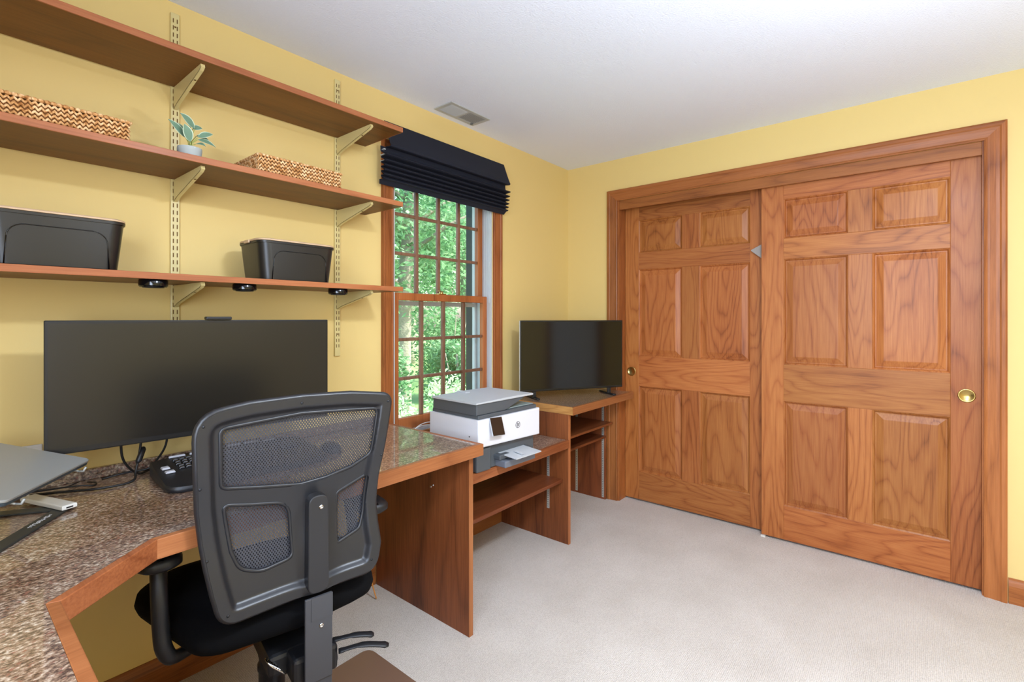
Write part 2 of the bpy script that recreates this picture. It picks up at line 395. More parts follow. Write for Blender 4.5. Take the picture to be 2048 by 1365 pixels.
for x0, x1, z0, z1 in ((2.12, 2.19, 0, 2.12), (2.81, 2.88, 0, 2.12), (2.19, 2.81, 2.05, 2.12)): mb.box(x0, x1, YD + .001, YD + .02, z0, z1, .003)
struct('trim_6', mb, WT['z'])
struct('door_3', MB().box(2.19, 2.81, YD + .001, YD + .012, .01, 2.05, .002), 'white')

# baseboards
def bb_prof(): return [(0, 0), (.014, 0), (.014, .08), (.010, .095), (.005, .105), (.004, .114), (0, .114)]
mb = MB(); mb.prism([(-a, b) for a, b in bb_prof()], XC + .014, 1.438, 'x'); mb.prism([(-a, b) for a, b in bb_prof()], 1.462, 2.388, 'x')
struct('baseboard_left', mb, WT['x'])
mb = MB(); mb.prism([(L - a, b) for a, b in bb_prof()], YD, -2.392, 'y'); struct('baseboard_right', mb, WT['y'])
mb = MB(); mb.prism([(XC + a, b) for a, b in bb_prof()], YD, 0, 'y'); struct('baseboard_near', mb, WT['y'])

# mitred casing: profile (distance outward from opening, protrusion)
def casing(side, a0, a1, z0, z1, plane, four=False, w=.077):
    prof = [(0, 0), (0, .010), (.006, .013), (.012, .011), (.02, .012), (.040, .016), (.052, .017), (.058, .0215), (.070, .0215), (w, .018), (w, 0)]
    def P(a, z, d): return (a, plane - d, z) if side == 'y' else (plane - d, a, z)
    out = []
    corners = [(a0, z0, -1, -1 if four else 0), (a0, z1, -1, 1), (a1, z1, 1, 1), (a1, z0, 1, -1 if four else 0)]
    segs = [(0, 1), (1, 2), (2, 3)] + ([(3, 0)] if four else [])
    for i, j in segs:
        q = []
        for (d0, p0), (d1, p1) in zip(prof, prof[1:]):
            A, B = corners[i], corners[j]
            q.append([P(A[0] + A[2] * d0, A[1] + A[3] * d0, p0), P(A[0] + A[2] * d1, A[1] + A[3] * d1, p1),
                      P(B[0] + B[2] * d1, B[1] + B[3] * d1, p1), P(B[0] + B[2] * d0, B[1] + B[3] * d0, p0)])
        if not four and i == 0: q.append([P(a0 - d, z0, p) for d, p in prof])
        if not four and j == 3: q.append([P(a1 + d, z0, p) for d, p in prof])
        out.append(q)
    return out
# closet trim
for i, q in enumerate(casing('x', DY0, DY1, 0, DZ, L)):
    struct('trim_%d' % (i + 1), MB().quads(q), WT['y' if i == 1 else 'z'])
mb = MB()
mb.box(L - .001, L + .125, DY1 - .012, DY1, 0, DZ).box(L - .001, L + .125, DY0, DY0 + .006, 0, DZ)
struct('trim_4', mb, WT['z'])                                  # jambs
struct('trim_5', MB().box(L + .002, L + .020, DY0 + .006, DY1 - .012, 2.076, DZ, .002).box(L + .02, L + .125, DY0 + .006, DY1 - .012, 2.125, DZ), WT['y'])     # head fascia and head jamb

# ------------------------------------------------------------------ closet doors (six raised panels each)
def panel_mesh(xf, y0, y1, z0, z1, th=.034):
    rings = [(0, 0), (.006, .004), (.011, .0125), (.016, .0125), (.045, .003), (.048, .0025)]
    rs = [[(xf + d, y0 + i, z0 + i), (xf + d, y1 - i, z0 + i), (xf + d, y1 - i, z1 - i), (xf + d, y0 + i, z1 - i)] for i, d in rings]
    q = [rs[-1]]
    for A, B in zip(rs, rs[1:]):
        for k in range(4): q.append([A[k], A[(k + 1) % 4], B[(k + 1) % 4], B[k]])
    bk = [(xf + th, p[1], p[2]) for p in rs[0]]; q.append(bk)
    for k in range(4): q.append([rs[0][k], rs[0][(k + 1) % 4], bk[(k + 1) % 4], bk[k]])
    return MB().quads(q)
def closet_door(name, xf, ya, yb, cols, pull_y, pull_z):
    """ya<yb ; cols: two (y0,y1) panel columns"""
    root = bpy.data.objects.new(name, None); COL.objects.link(root); root.location = (xf, (ya + yb) / 2, 0); root['kind'] = 'structure'
    FR[root.name] = Vector(root.location)
    z0, z1 = .012, 2.10; th = .034; e = .0015
    cols = sorted(cols)
    def p(n, *a, m='z', bev=.0015): return obj(n, MB().box(*a, bev), WD[m], root)
    p('stile', xf, xf + th, ya, cols[0][0], z0, z1); p('stile', xf, xf + th, cols[1][1], yb, z0, z1)
    rows = [(.21, .82), (1.035, 1.65), (1.77, 2.0)]
    for a, b in ((z0, .21), (.82, 1.035), (1.65, 1.77), (2.0, z1)): p('rail', xf, xf + th, cols[0][0], cols[1][1], a, b, m='y')
    for a, b in rows:
        p('mullion', xf, xf + th, cols[0][1], cols[1][0], a, b)
        for c in cols: obj('panel', panel_mesh(xf, c[0], c[1], a, b), WD['z'], root)
    mt = Matrix.Translation((xf, pull_y, pull_z)) @ Matrix.Rotation(R(-90), 4, 'Y')
    pl = obj('flush_pull', MB().lathe([(.033, 0), (.033, .002), (.030, .0035), (.026, .0028), (.0245, -.006 + .007), (0, .0008)], mtx=mt), 'brass', root, label='round brass flush pull')
    return root
closet_door('door_1', L + .09, -1.387, DY1 - .014, [(-.849, -.54), (-1.272, -.965)], -.483, .921)
closet_door('door_2', L + .03, -2.306, -1.350, [(-1.779, -1.468), (-2.195, -1.887)], -2.2535, .9315)
# grey pointed flap between the two doors
mb = MB(); mb.prism([(-1.352, 1.757), (-1.352, 1.660), (-1.285, 1.716), (-1.283, 1.722)], L + .066, L + .070, 'x', .0008)
mb.prism([(-1.352, 1.752), (-1.352, 1.665), (-1.300, 1.718)], L + .0655, L + .066, 'x')
single('corner_wedge', mb, mat('grey_bristle', '9a938c', .7), 'small grey pointed wedge sticking out between the two closet doors', 'wedge')
single('floor_guide', MB().box(L + .018, L + .064, -1.372, -1.348, .0, .010, .001).box(L + .064, L + .068, -1.37, -1.35, 0, .03, .0005), 'hub',
       'small white plastic guide on the carpet under the meeting edge of the closet doors', 'door guide')

# ------------------------------------------------------------------ window 1
win = bpy.data.objects.new('window_1', None); COL.objects.link(win); win.location = (1.934, 0, .7); win['kind'] = 'structure'; FR['window_1'] = Vector(win.location)
for q, ax in zip(casing('y', WX0 - .004, WX1 + .004, WZ0, WZ1, 0, True, .070), 'zxzx'):
    obj('casing', MB().quads(q), WT[ax], win)
mb = MB()   # jamb liner
for x0, x1 in ((WX0 - .001, WX0 + .012), (WX1 - .012, WX1 + .001)): mb.box(x0, x1, 0.002, .12, WZ0, WZ1)
for x in (WX1 - .016,):
    for y in (.016, .036, .056): mb.box(x, x + .005, y, y + .005, 1.40, WZ1)
mb.box(WX0, WX1, .002, .12, WZ1 - .012, WZ1); mb.box(WX0, WX1, .002, .15, WZ0, WZ0 + .012)
obj('jamb_liner', mb, 'vinyl', win)
def sash(name, y0, y1, z0, z1, gx0, gx1, gz0, gz1):
    X0, X1 = WX0 + .013, WX1 - .013
    mb = MB(); mb.box(X0, gx0, y0, y1, z0, z1, .003).box(gx1, X1, y0, y1, z0, z1, .003).box(gx0, gx1, y0, y1, z0, gz0, .003).box(gx0, gx1, y0, y1, gz1, z1, .003)
    s = obj(name, mb, WT['z'], win)
    m = MB(); ym = (y0 + y1) / 2
    for k in (1, 2, 3):
        x = gx0 + (gx1 - gx0) * k / 4; m.box(x - .011, x + .011, y0 + .006, y1 - .006, gz0, gz1, .004)
    for k in (1, 2):
        z = gz0 + (gz1 - gz0) * k / 3; m.box(gx0, gx1, y0 + .007, y1 - .007, z - .009, z + .009, .004)
    obj('muntin_grid', m, 'sash', s)
    obj('pane', MB().box(gx0, gx1, ym - .001, ym + .001, gz0, gz1), 'glass', s)
    return s
s1 = sash('lower_sash', .034, .066, .712, 1.44, 1.615, 2.268, .775, 1.400)
s2 = sash('upper_sash', .072, .104, 1.405, 2.117, 1.613, 2.262, 1.443, 2.075)
lk_ = MB().box(1.90, 1.955, .036, .060, 1.440, 1.446, .001).lathe([(.012, 0), (.012, .012), (0, .014)], (1.928, .05, 1.446)).tube([(1.928, .05, 1.458), (1.91, .045, 1.462), (1.895, .04, 1.46)], .0035)
obj('sash_lock', lk_, 'brass', s1, label='brass sash lock')
mb = MB()   # storm frame outside
mb.box(WX0, WX0 + .03, .125, .14, .70, 2.13).box(WX1 - .03, WX1, .125, .14, .70, 2.13).box(WX0 + .03, WX1 - .03, .125, .14, 1.375, 1.40).box(WX0 + .03, WX1 - .03, .125, .14, .70, .73)
obj('storm_frame', mb, 'vinyl', win)
mb = MB(); mb.box(WX1, WX1 + .10, .151, .175, .66, 2.22).box(WX0 - .1, WX0, .151, .175, .66, 2.22).box(WX0 - .1, WX1 + .1, .151, .19, 2.13, 2.24).box(WX0 - .1, WX1 + .1, .151, .21, .62, .70)
obj('exterior_trim', mb, 'ext', win)
mb = MB(); mb.box(WX1 + .001, WX1 + .3, .176, .235, .66, 2.2, .004); obj('shutter', mb, 'extd', win)

# ------------------------------------------------------------------ roman blind
bl = thing('roman_blind', (1.92, -.02, 1.93), 'navy fabric roman blind folded up at the top of the window', 'blind')
BX0, BX1 = 1.447, 2.392
def sheet(pts, th=.003):
    """thin extruded cloth strip from a (y,z) polyline"""
    n = len(pts); off = []
    for i in range(n):
        a = Vector(pts[max(i - 1, 0)]); b = Vector(pts[min(i + 1, n - 1)]); t = (b - a).normalized(); off.append((pts[i][0] - t.y * th, pts[i][1] + t.x * th))
    return pts + off[::-1]
def smoothp(pts, k=6):
    out = []
    n = len(pts)
    for i in range(n - 1):
        p0, p1, p2, p3 = [Vector(pts[j]) for j in (max(i - 1, 0), i, i + 1, min(i + 2, n - 1))]
        for s_ in range(k):
            t = s_ / k
            out.append(tuple(.5 * ((2 * p1) + (-p0 + p2) * t + (2 * p0 - 5 * p1 + 4 * p2 - p3) * t * t + (-p0 + 3 * p1 - 3 * p2 + p3) * t ** 3)))
    out.append(tuple(pts[-1])); return out
mb = MB(); mb.prism(sheet(smoothp([(-.030, 2.285), (-.055, 2.22), (-.078, 2.165), (-.084, 2.155), (-.078, 2.146), (-.042, 2.150)], 4)), BX0 + .03, BX1, 'x', smooth=False)
obj('valance', mb, 'navy', bl)
pts = [(-.042, 2.150)]
z = 2.140
k = 0
folds = [(.088, 2.108, 2.122), (.084, 2.084, 2.096), (.080, 2.063, 2.074), (.077, 2.043, 2.054), (.073, 2.024, 2.034), (.068, 2.006, 2.015)]
for d, zo, zi in folds: pts += [(-.045, zi + .004), (-d * .8, zo + .006), (-d, zo), (-d * .85, zo - .005)]
pts += [(-.05, 2.0), (-.03, 1.985)]
pts = [(y, 2.15 - (2.15 - zz) * 1.12) for y, zz in pts]
mb = MB(); mb.prism(sheet(smoothp(pts, 3), .0025), BX0, BX1, 'x', smooth=False)
obj('folded_cloth', mb, 'navy', bl)
obj('headrail', MB().box(BX0 + .035, BX1 - .005, -.028, -.003, 2.245, 2.285, .002), 'white', bl)
obj('bottom_bar', MB().box(BX0 + .004, BX1 - .004, -.034, -.024, 1.972, 1.990, .002), 'navy', bl)
for x in (1.452, 2.38): pass
cordm = MB()
for zc in (2.13, 2.105, 2.075): obj('rib_end', MB().box(BX0 + .006, BX0 + .018, -.06, -.028, zc, zc + .004, .001), 'vinyl', bl, label='pale rib end at the side of the blind')

# ------------------------------------------------------------------ ceiling vent
vt = thing('ceiling_vent', (1.93, -.12, CH - .012), 'grey rectangular air register in the ceiling above the window', 'vent')
mb = MB(); X0, X1, Y0, Y1 = 1.782, 2.084, -.190, -.050; zc = CH - .006
mb.box(X0, X1, Y0, Y0 + .02, zc, CH - .0005, .001).box(X0, X1, Y1 - .02, Y1, zc, CH - .0005, .001).box(X0, X0 + .02, Y0 + .02, Y1 - .02, zc, CH - .0005).box(X1 - .02, X1, Y0 + .02, Y1 - .02, zc, CH - .0005)
mb.box(1.925, 1.94, Y0 + .02, Y1 - .02, zc, CH - .0005)
obj('frame', mb, 'vent', vt)
obj('backing', MB().box(1.80, 2.066, Y0 + .018, Y1 - .018, CH - .0015, CH - .0006), 'ventd', vt, label='dark grille backing')
lv = MB()
for i in range(10):
    y = Y0 + .026 + i * .0095
    lv.box(1.803, 1.925, -.0005, .0005, -.004, .004, mtx=Matrix.Translation((0, y, CH - .005)) @ Matrix.Rotation(R(35), 4, 'X'))
    lv.box(1.94, 2.064, -.0005, .0005, -.0055, .0055, mtx=Matrix.Translation((0, y, CH - .005)) @ Matrix.Rotation(R(-72), 4, 'X'))
obj('louvers', lv, 'vent', vt)
obj('lever', MB().box(2.045, 2.052, -.085, -.068, CH - .016, CH - .006, .001), 'ventd', vt)

# made-up fixture for the ceiling fill light behind the camera
lampo = thing('ceiling_lamp', (.95, -2.3, 2.34), 'round flush ceiling lamp added as fill light behind the viewpoint', 'lamp')
obj('lamp_base', MB().lathe([(0, .1), (.17, .1), (.17, .075), (.16, .07), (.155, .0), (.15, 0), (.15, .07), (0, .07)], (.95, -2.3, 2.34), 40), 'white', lampo)

fl_ = thing('floor_lamp', (1.15, -2.45, 0), 'tall uplighter added behind the viewpoint in place of a bounced flash', 'lamp')  # unseen stand made up to carry the upward bounce light
obj('base', MB().lathe([(0, 0), (.14, 0), (.14, .015), (.03, .03), (0, .03)], (1.15, -2.45, 0), 32), 'blk', fl_)
obj('pole', MB().lathe([(.012, .028), (.012, 1.25), (0, 1.25)], (1.15, -2.45, 0), 12), 'blk', fl_)
obj('shade', MB().lathe([(0, 1.26), (.05, 1.26), (.17, 1.39), (.175, 1.39), (.05, 1.25), (0, 1.25)], (1.15, -2.45, 0), 40), 'white', fl_)

# ------------------------------------------------------------------ wall shelving
SX1 = 1.380; SY = -.300
SH = [('top', 2.132, 2.152), ('middle', 1.802, 1.822), ('bottom', 1.425, 1.444)]
for n, z0, z1 in SH:
    t = thing('wall_shelf', (.44, -.15, z0), 'long brown wooden shelf, %s of the three on the wall' % {'top': 'the highest', 'middle': 'the middle one', 'bottom': 'the lowest'}[n], 'shelf', 'wooden shelves on slotted standards')
    obj('board', MB().box(XC + .003, SX1 - .0035, SY + .006, -.0115, z0, z1, .0008), WS['x'], t)
    obj('edge_band', MB().box(XC + .003, SX1, SY, SY + .0058, z0 - .0005, z1 + .0005, .001).box(SX1 - .0034, SX1, SY + .006, -.0115, z0, z1, .0005), WE['x'], t, label='reddish wooden edge strip')
for sx, zb, zt, nm in ((.595, 1.02, 2.398, 'left one, half behind the monitor'), (1.235, 1.132, 2.400, 'right one, beside the window')):
    t = thing('shelf_standard', (sx, -.005, zb), 'tall cream slotted metal shelf standard, ' + nm, 'shelf standard', 'slotted shelf standards')
    obj('channel', MB().box(sx - .0135, sx + .0135, -.011, -.0005, zb, zt, .0015), 'standard', t)
    sl = MB(); z = zt - .02; i = 0
    while z > zb + .03:
        for dx in (-.006, .006): sl.box(sx + dx - .0016, sx + dx + .0016, -.0114, -.0108, z - .015, z)
        if i == 1 or abs(z - (zb + .1)) < .013: sl.lathe([(.0035, 0), (0, .001)], mtx=Matrix.Translation((sx, -.011, z - .004)) @ Matrix.Rotation(R(90), 4, 'X'), n=10)
        z -= .0254; i += 1
    obj('slots', sl, 'slot', t, label='dark double row of slots')
    for n, z0, z1 in SH:
        b = thing('shelf_bracket', (sx, -.02, z0 - .08), 'cream metal bracket holding the %s shelf on the %s standard' % (n, 'left' if sx < 1 else 'right'), 'bracket', 'shelf brackets')
        pr = [(-.0125, z0 - .002), (-.272, z0 - .002), (-.276, z0 - .012), (-.262, z0 - .019), (-.05, z0 - .066), (-.0125, z0 - .079)]
        obj('web', MB().prism(pr, sx - .006, sx - .0045, 'x'), 'standard', b)
        fl = MB()
        for (a, c) in (((-.276, z0 - .012), (-.262, z0 - .019)), ((-.262, z0 - .019), (-.05, z0 - .066)), ((-.05, z0 - .066), (-.0125, z0 - .079)), ((-.2755, z0 - .012), (-.272, z0 - .002))):
            v = Vector(c) - Vector(a); nn = Vector((-v.y, v.x)).normalized() * .0015
            fl.prism([a, c, (c[0] + nn.x, c[1] + nn.y), (a[0] + nn.x, a[1] + nn.y)], sx - .006, sx + .006, 'x')
        obj('flange', fl, 'standard', b)
        obj('hole', MB().lathe([(.004, 0), (0, .0006)], mtx=Matrix.Translation((sx, -.205, z0 - .0325)) @ Matrix.Rotation(R(167), 4, 'X'), n=10), 'slot', b)

# woven baskets
def basket(x0, x1, y0, y1, z0, h, label, n_rows=4):
    t = thing('woven_basket', ((x0 + x1) / 2, (y0 + y1) / 2, z0), label, 'basket', 'woven baskets on the middle shelf')
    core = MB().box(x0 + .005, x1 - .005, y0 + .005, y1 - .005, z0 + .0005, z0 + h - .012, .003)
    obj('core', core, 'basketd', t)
    w = MB(); pitch = .0125; rows = n_rows; rh = (h - .013) / rows
    rnd = random.Random(int(x0 * 100))
    def strands(p0, p1, nrm):
        p0 = Vector(p0); p1 = Vector(p1); d = p1 - p0; n = max(2, int(d.length / pitch)); e = d.normalized()
        for i in range(n):
            for r in range(rows):
                c = p0 + e * ((i + .5) * d.length / n) + Vector((0, 0, z0 + .003 + (r + .5) * rh))
                for sgn in (-1, 1):
                    cc = c + e * (sgn * pitch * .24) + Vector(nrm) * .001
                    ang = sgn * R(38 + rnd.uniform(-8, 8))
                    ax = Matrix.Rotation(ang, 4, Vector(nrm))
                    rot = Matrix.Rotation(math.atan2(e.y, e.x), 4, 'Z')
                    w.ell((0, 0, 0), (.0030, .0032, rh * .68), mtx=Matrix.Translation(cc) @ ax @ rot, u=6, v=5)
    strands((x0 + .004, y0 + .003, 0), (x1 - .004, y0 + .003, 0), (0, -1, 0))
    strands((x1 - .003, y0 + .004, 0), (x1 - .003, y1 - .004, 0), (1, 0, 0))
    strands((x0 + .003, y0 + .004, 0), (x0 + .003, y1 - .004, 0), (-1, 0, 0))
    strands((x0 + .004, y1 - .003, 0), (x1 - .004, y1 - .003, 0), (0, 1, 0))
    obj('woven_side', w, 'basket', t)
    rim = MB(); zz = z0 + h - .006
    cs = [(x0, y0), (x1, y0), (x1, y1), (x0, y1)]
    for a, b in zip(cs, cs[1:] + cs[:1]):
        a = Vector((*a, zz)); b = Vector((*b, zz)); n = int((b - a).length / .012)
        for i in range(n):
            c = a.lerp(b, (i + .5) / n); rot = Matrix.Rotation(math.atan2((b - a).y, (b - a).x) + R(25), 4, 'Z')
            rim.ell((0, 0, 0), (.0085, .0045, .0052), mtx=Matrix.Translation(c) @ rot, u=6, v=5)
    rim.box(x0 + .002, x1 - .002, y0 + .002, y1 - .002, zz - .0035, zz + .001)
    obj('woven_lid', rim, 'basket', t)
basket(0.0, .403, -.285, -.075, 1.8222, .062, 'long low woven basket at the left end of the middle shelf')
basket(.765, 1.087, -.285, -.075, 1.8222, .066, 'low woven basket on the middle shelf toward the window', 4)

# storage bins
def rrect(x0, x1, y0, y1, r, n=6):
    pts = []
    for cx, cy, a0 in ((x1 - r, y0 + r, -90), (x1 - r, y1 - r, 0), (x0 + r, y1 - r, 90), (x0 + r, y0 + r, 180)):
        for k in range(n + 1):
            a = R(a0 + 90 * k / n); pts.append((cx + r * math.cos(a), cy + r * math.sin(a)))
    return pts
def loft(rings, cap=True):
    """rings: list of lists of 3D points"""
    b = bmesh.new(); rv = [[b.verts.new(p) for p in r] for r in rings]; n = len(rings[0])
    for A, B in zip(rv, rv[1:]):
        for k in range(n): b.faces.new((A[k], A[(k + 1) % n], B[(k + 1) % n], B[k]))
    if cap: b.faces.new(rv[0][::-1]); b.faces.new(rv[-1])
    bmesh.ops.recalc_face_normals(b, faces=b.faces); m = MB(); m._merge(b, 0, False); return m
def storage_bin(x0, x1, label):
    z0 = 1.4445; y0, y1 = -.272, -.075; h = .142; tp = .014
    t = thing('storage_bin', ((x0 + x1) / 2, (y0 + y1) / 2, z0), label, 'storage bin', 'black lidded bins on the bottom shelf')
    def ring(f, z, ins=0): return [(x, y, z) for x, y in rrect(x0 + tp * (1 - f) + ins, x1 - tp * (1 - f) - ins, y0 + tp * .6 * (1 - f) + ins, y1 - tp * .6 * (1 - f) - ins, .038)]
    m = loft([ring(0, z0, .004), ring(0, z0 + .004), ring(.5, z0 + h / 2), ring(.94, z0 + h - .008), ring(.95, z0 + h - .008, -.003), ring(1, z0 + h - .001, -.003)])
    obj('body', m, 'bin', t, auto=35)
    # arched raised front field
    ax0, ax1 = x0 + .048, x1 - .044; zt = z0 + h * .76
    path = []
    for a, b in (((ax0 - .004, z0 + .003), None), ((ax0, zt - .035), None)): path.append(a)
    for k in range(7):
        an = R(180 - 90 * k / 6); path.append((ax0 + .035 + .035 * math.cos(an), zt - .035 + .035 * math.sin(an)))
    for k in range(7):
        an = R(90 - 90 * k / 6); path.append((ax1 - .035 + .035 * math.cos(an), zt - .035 + .035 * math.sin(an)))
    path.append((ax1 + .004, z0 + .003))
    yy = lambda z: y0 + tp * .6 * (1 - (z - z0) / h * .98)
    obj('front_groove', MB().tube([(x, yy(z) - .0002, z) for x, z in path], .0016, 6), 'blkg', t)
    obj('handle_slot', MB().box(x0 + .0035, x0 + .008, (y0 + y1) / 2 - .03, (y0 + y1) / 2 + .03, z0 + h - .035, z0 + h - .018, .002), 'blkg', t)
    lid = loft([[(x, y, z) for x, y in rrect(x0 - i, x1 + i, y0 - i, y1 + i, .04)] for i, z in ((.001, z0 + h), (.003, z0 + h + .001), (.003, z0 + h + .005), (.0, z0 + h + .0075))])
    obj('lid', lid, 'binl', t, auto=35)
    for xa, xb in ((x0 - .010, x0 - .0035), (x1 + .0035, x1 + .010)): obj('latch', MB().box(xa, xb, (y0 + y1) / 2 - .02, (y0 + y1) / 2 + .02, z0 + h - .006, z0 + h + .005, .002), 'binl', t)
storage_bin(.102, .398, 'black plastic bin with pale lid on the left of the bottom shelf')
storage_bin(.778, 1.072, 'black plastic bin with pale lid on the bottom shelf nearer the window')
# puck lights
for x, n in ((.467, 'left of the three, by the left standard'), (.732, 'middle of the three'), (1.09, 'right of the three, nearest the window')):
    t = thing('puck_light', (x, -.253, 1.402), 'glossy black puck light under the bottom shelf, ' + n, 'puck light', 'puck lights under the bottom shelf')
    obj('housing', MB().lathe([(0, .0225), (.036, .0225), (.0375, .020), (.0375, .004), (.034, 0), (0, 0)], (x, -.253, 1.402), 32), 'blkg', t, auto=40)
    obj('lens', MB().lathe([(.028, 0), (.028, -.0015), (0, -.0025)], (x, -.253, 1.402), 24), 'blk', t)

# potted plant
pp = thing('potted_plant', (.567, -.245, 1.8222), 'small leafy plant in a grey concrete pot on the middle shelf', 'potted plant')
px, py, pz = .567, -.245, 1.8222
obj('pot', MB().lathe([(0, 0), (.026, 0), (.0325, .004), (.0335, .022), (.0345, .024), (.0345, .034), (.030, .034), (.029, .026), (0, .026)], (px, py, pz), 32), 'pot', pp, auto=50)
obj('soil', MB().lathe([(.0292, .0262), (.015, .029), (0, .030)], (px, py, pz), 20), 'soil', pp)
def leafshape(mbo, base, tip, w, droop, side, mi_edge=1):
    base = Vector(base); tip = Vector(tip); d = tip - base; n = 8; up = Vector(side).normalized(); lat = d.cross(up).normalized()
    b = bmesh.new(); rows = []
    for i in range(n + 1):
        t = i / n; c = base + d * t + up * (droop * 4 * t * (1 - t))
        ww = w * (math.sin(math.pi * min(1, t * 1.02) ** .8)) ** .85 if 0 < t < 1 else .0003
        rows.append([b.verts.new(c + lat * (ww * s_) - up * (abs(s_) * -.12 * w)) for s_ in (-1, -.80, 0, .80, 1)])
    for A, B in zip(rows, rows[1:]):
        for k in range(4):
            f = b.faces.new((A[k], A[k + 1], B[k + 1], B[k])); f.smooth = True
            f.material_index = mi_edge if k in (0, 3) else 0
    me = bpy.data.meshes.new('t'); b.to_mesh(me); b.free(); mbo.bm.from_mesh(me); bpy.data.meshes.remove(me)
top = (px, py, pz + .03)
# leaves: (base offset x,z), (tip offset x,y,z), width
LV = [((-.012, -.004, .062), (-.063, -.012, .105), .0125), ((-.002, -.012, .050), (-.022, -.022, .100), .0125), ((.012, -.006, .098), (-.030, -.010, .135), .0135),
      ((-.010, .010, .080), (-.040, .014, .108), .010), ((.020, -.010, .072), (.062, -.016, .092), .010), ((.018, -.012, .064), (.068, -.022, .050), .010),
      ((.012, -.014, .048), (.036, -.030, .042), .008), ((.010, .008, .100), (.040, .012, .112), .009), ((.006, .012, .105), (.004, .020, .132), .009), ((.02, .004, .08), (.062, .012, .075), .009)]
st = MB()
for (a, b, w) in LV:
    A = Vector((px + a[0], py + a[1], pz + a[2])); st.tube([Vector(top) + Vector((a[0] * .1, a[1] * .1, -.004)), Vector(top).lerp(A, .5) + Vector((a[0] * -.2, 0, .004)), A], .0013, 6)
    lf = MB(); leafshape(lf, A, Vector((px + b[0], py + b[1], pz + b[2])), w * 1.35, .006, (0.1 * (1 if b[0] > 0 else -1), -.75, .65))
    obj('leaf', lf, ['pleaf', 'pleafe'], pp)
obj('stems', st, 'stem', pp)

# ------------------------------------------------------------------ desk (L shaped worktop)
DZ1 = .790; DZ0 = .742
dk = thing('desk_worktop', (.9, -.35, DZ0), 'L-shaped speckled brown laminate desk top with cherry edge running under the shelves', 'desk top')
outline = [(XC + .004, -.004), (1.486, -.004), (1.486, -.687), (.362, -.687), (.172, -.845), (.160, -1.9), (XC + .004, -1.9)]
ins = [(XC + .004, -.004), (1.466, -.004), (1.466, -.667), (.3555, -.667), (.152, -.836), (.140, -1.9), (XC + .004, -1.9)]
obj('laminate_top', MB().prism(ins, DZ0 + .004, DZ1 - .0005), 'lam', dk)
eb = [(1.486, -.004), (1.486, -.687), (.362, -.687), (.172, -.845), (.160, -1.9)]
ei = [(1.466, -.004), (1.466, -.667), (.3555, -.667), (.152, -.836), (.140, -1.9)]
for i in range(4):
    q = [eb[i], eb[i + 1], ei[i + 1], ei[i]]
    obj('edge_band', MB().prism(q, DZ0, DZ1, 'z', .002), WE['xyxy'[(i + 1) % 2] if i != 0 else 'y'], dk)
obj('backsplash', MB().box(XC + .004, 1.468, -.018, -.004, DZ1 - .0004, DZ1 + .034, .003), 'lam', dk)
# screw heads under the desk
# ------------------------------------------------------------------ printer cabinet
CFY = -.530
pc = thing('printer_cabinet', (1.9, -.3, 0), 'low cherry cabinet with open shelf under the window, holding the printer', 'cabinet')
obj('side_panel', MB().prism([(-.648, .0), (-.648, DZ0 - .0006), (-.016, DZ0 - .0006), (-.016, 0)], 1.440, 1.462, 'x', .001), WC['z'], pc)
obj('panel_edge', MB().box(1.4395, 1.4625, -.6505, -.6485, .0, DZ0 - .001), WE['z'], pc)
obj('countertop', MB().box(1.463, 2.3823, CFY + .02, -.004, .564, .604), 'lam', pc)
obj('edge_band', MB().box(1.463, 2.3823, CFY, CFY + .0195, .560, .6055, .002), WE['x'], pc)
obj('shelf', MB().box(1.464, 2.3823, -.482, -.02, .352, .372, .002), WC['x'], pc)
obj('screw', MB().lathe([(0, .003), (.004, .002), (.005, 0)], mtx=Matrix.Translation((1.440, -.43, .576)) @ Matrix.Rotation(R(-90), 4, 'Y'), n=12).lathe([(0, .003), (.004, .002), (.005, 0)], mtx=Matrix.Translation((1.440, -.415, .566)) @ Matrix.Rotation(R(-90), 4, 'Y'), n=12), 'chrome', pc)
def strip(x, y, z0, z1, face, parent):
    """face +1: faces +x ; slotted pilaster"""
    m = MB().box(x, x + .004 * face, y - .008, y + .008, z0, z1); s = obj('shelf_strip', m, 'zinc', parent, label='slotted zinc shelf strip')
    h = MB(); z = z0 + .01
    while z < z1 - .01: h.box(x + .0041 * face, x + .0044 * face, y - .004, y + .004, z, z + .003); z += .0127
    obj('slots', h, 'blk', s)
strip(1.462, -.38, .02, .555, 1, pc); strip(1.462, -.10, .02, .555, 1, pc)
# ------------------------------------------------------------------ tall cabinet
tc_ = thing('corner_cabinet', (2.78, -.3, 0), 'taller cherry shelf cabinet in the corner with speckled top under the small television', 'cabinet')
obj('side_panel', MB().box(2.387, 2.409, -.518, -.004, 0, .7475, .001), WC['z'], tc_)
obj('panel_edge', MB().box(2.3868, 2.4095, -.5205, -.5185, 0, .747), WE['z'], tc_)
obj('side_panel', MB().box(3.148, 3.168, -.340, -.004, 0, .7475, .001), WC['z'], tc_)
obj('panel_edge', MB().box(3.1475, 3.1685, -.3422, -.3402, 0, .747), WE['z'], tc_)
strip(2.387, -.38, .18, .555, -1, tc_); strip(2.387, -.10, .18, .555, -1, tc_)
strip(3.148, -.325, .015, .735, -1, tc_); strip(3.148, -.105, .015, .735, -1, tc_)
strip(2.409, -.38, .015, .735, 1, tc_)
tp = [(2.411, -.004), (3.165, -.004), (3.165, -.50), (3.165, -.53), (2.411, -.53)]
obj('countertop', MB().box(2.404, 3.150, -.532, -.004, .752, .7925), 'lam', tc_)
obj('edge_band', MB().prism([(2.385, -.552), (3.19 - .024, -.552), (3.19 - .024, -.5325), (2.404, -.5325)], .748, .7935, 'z', .002), WE['x'], tc_)
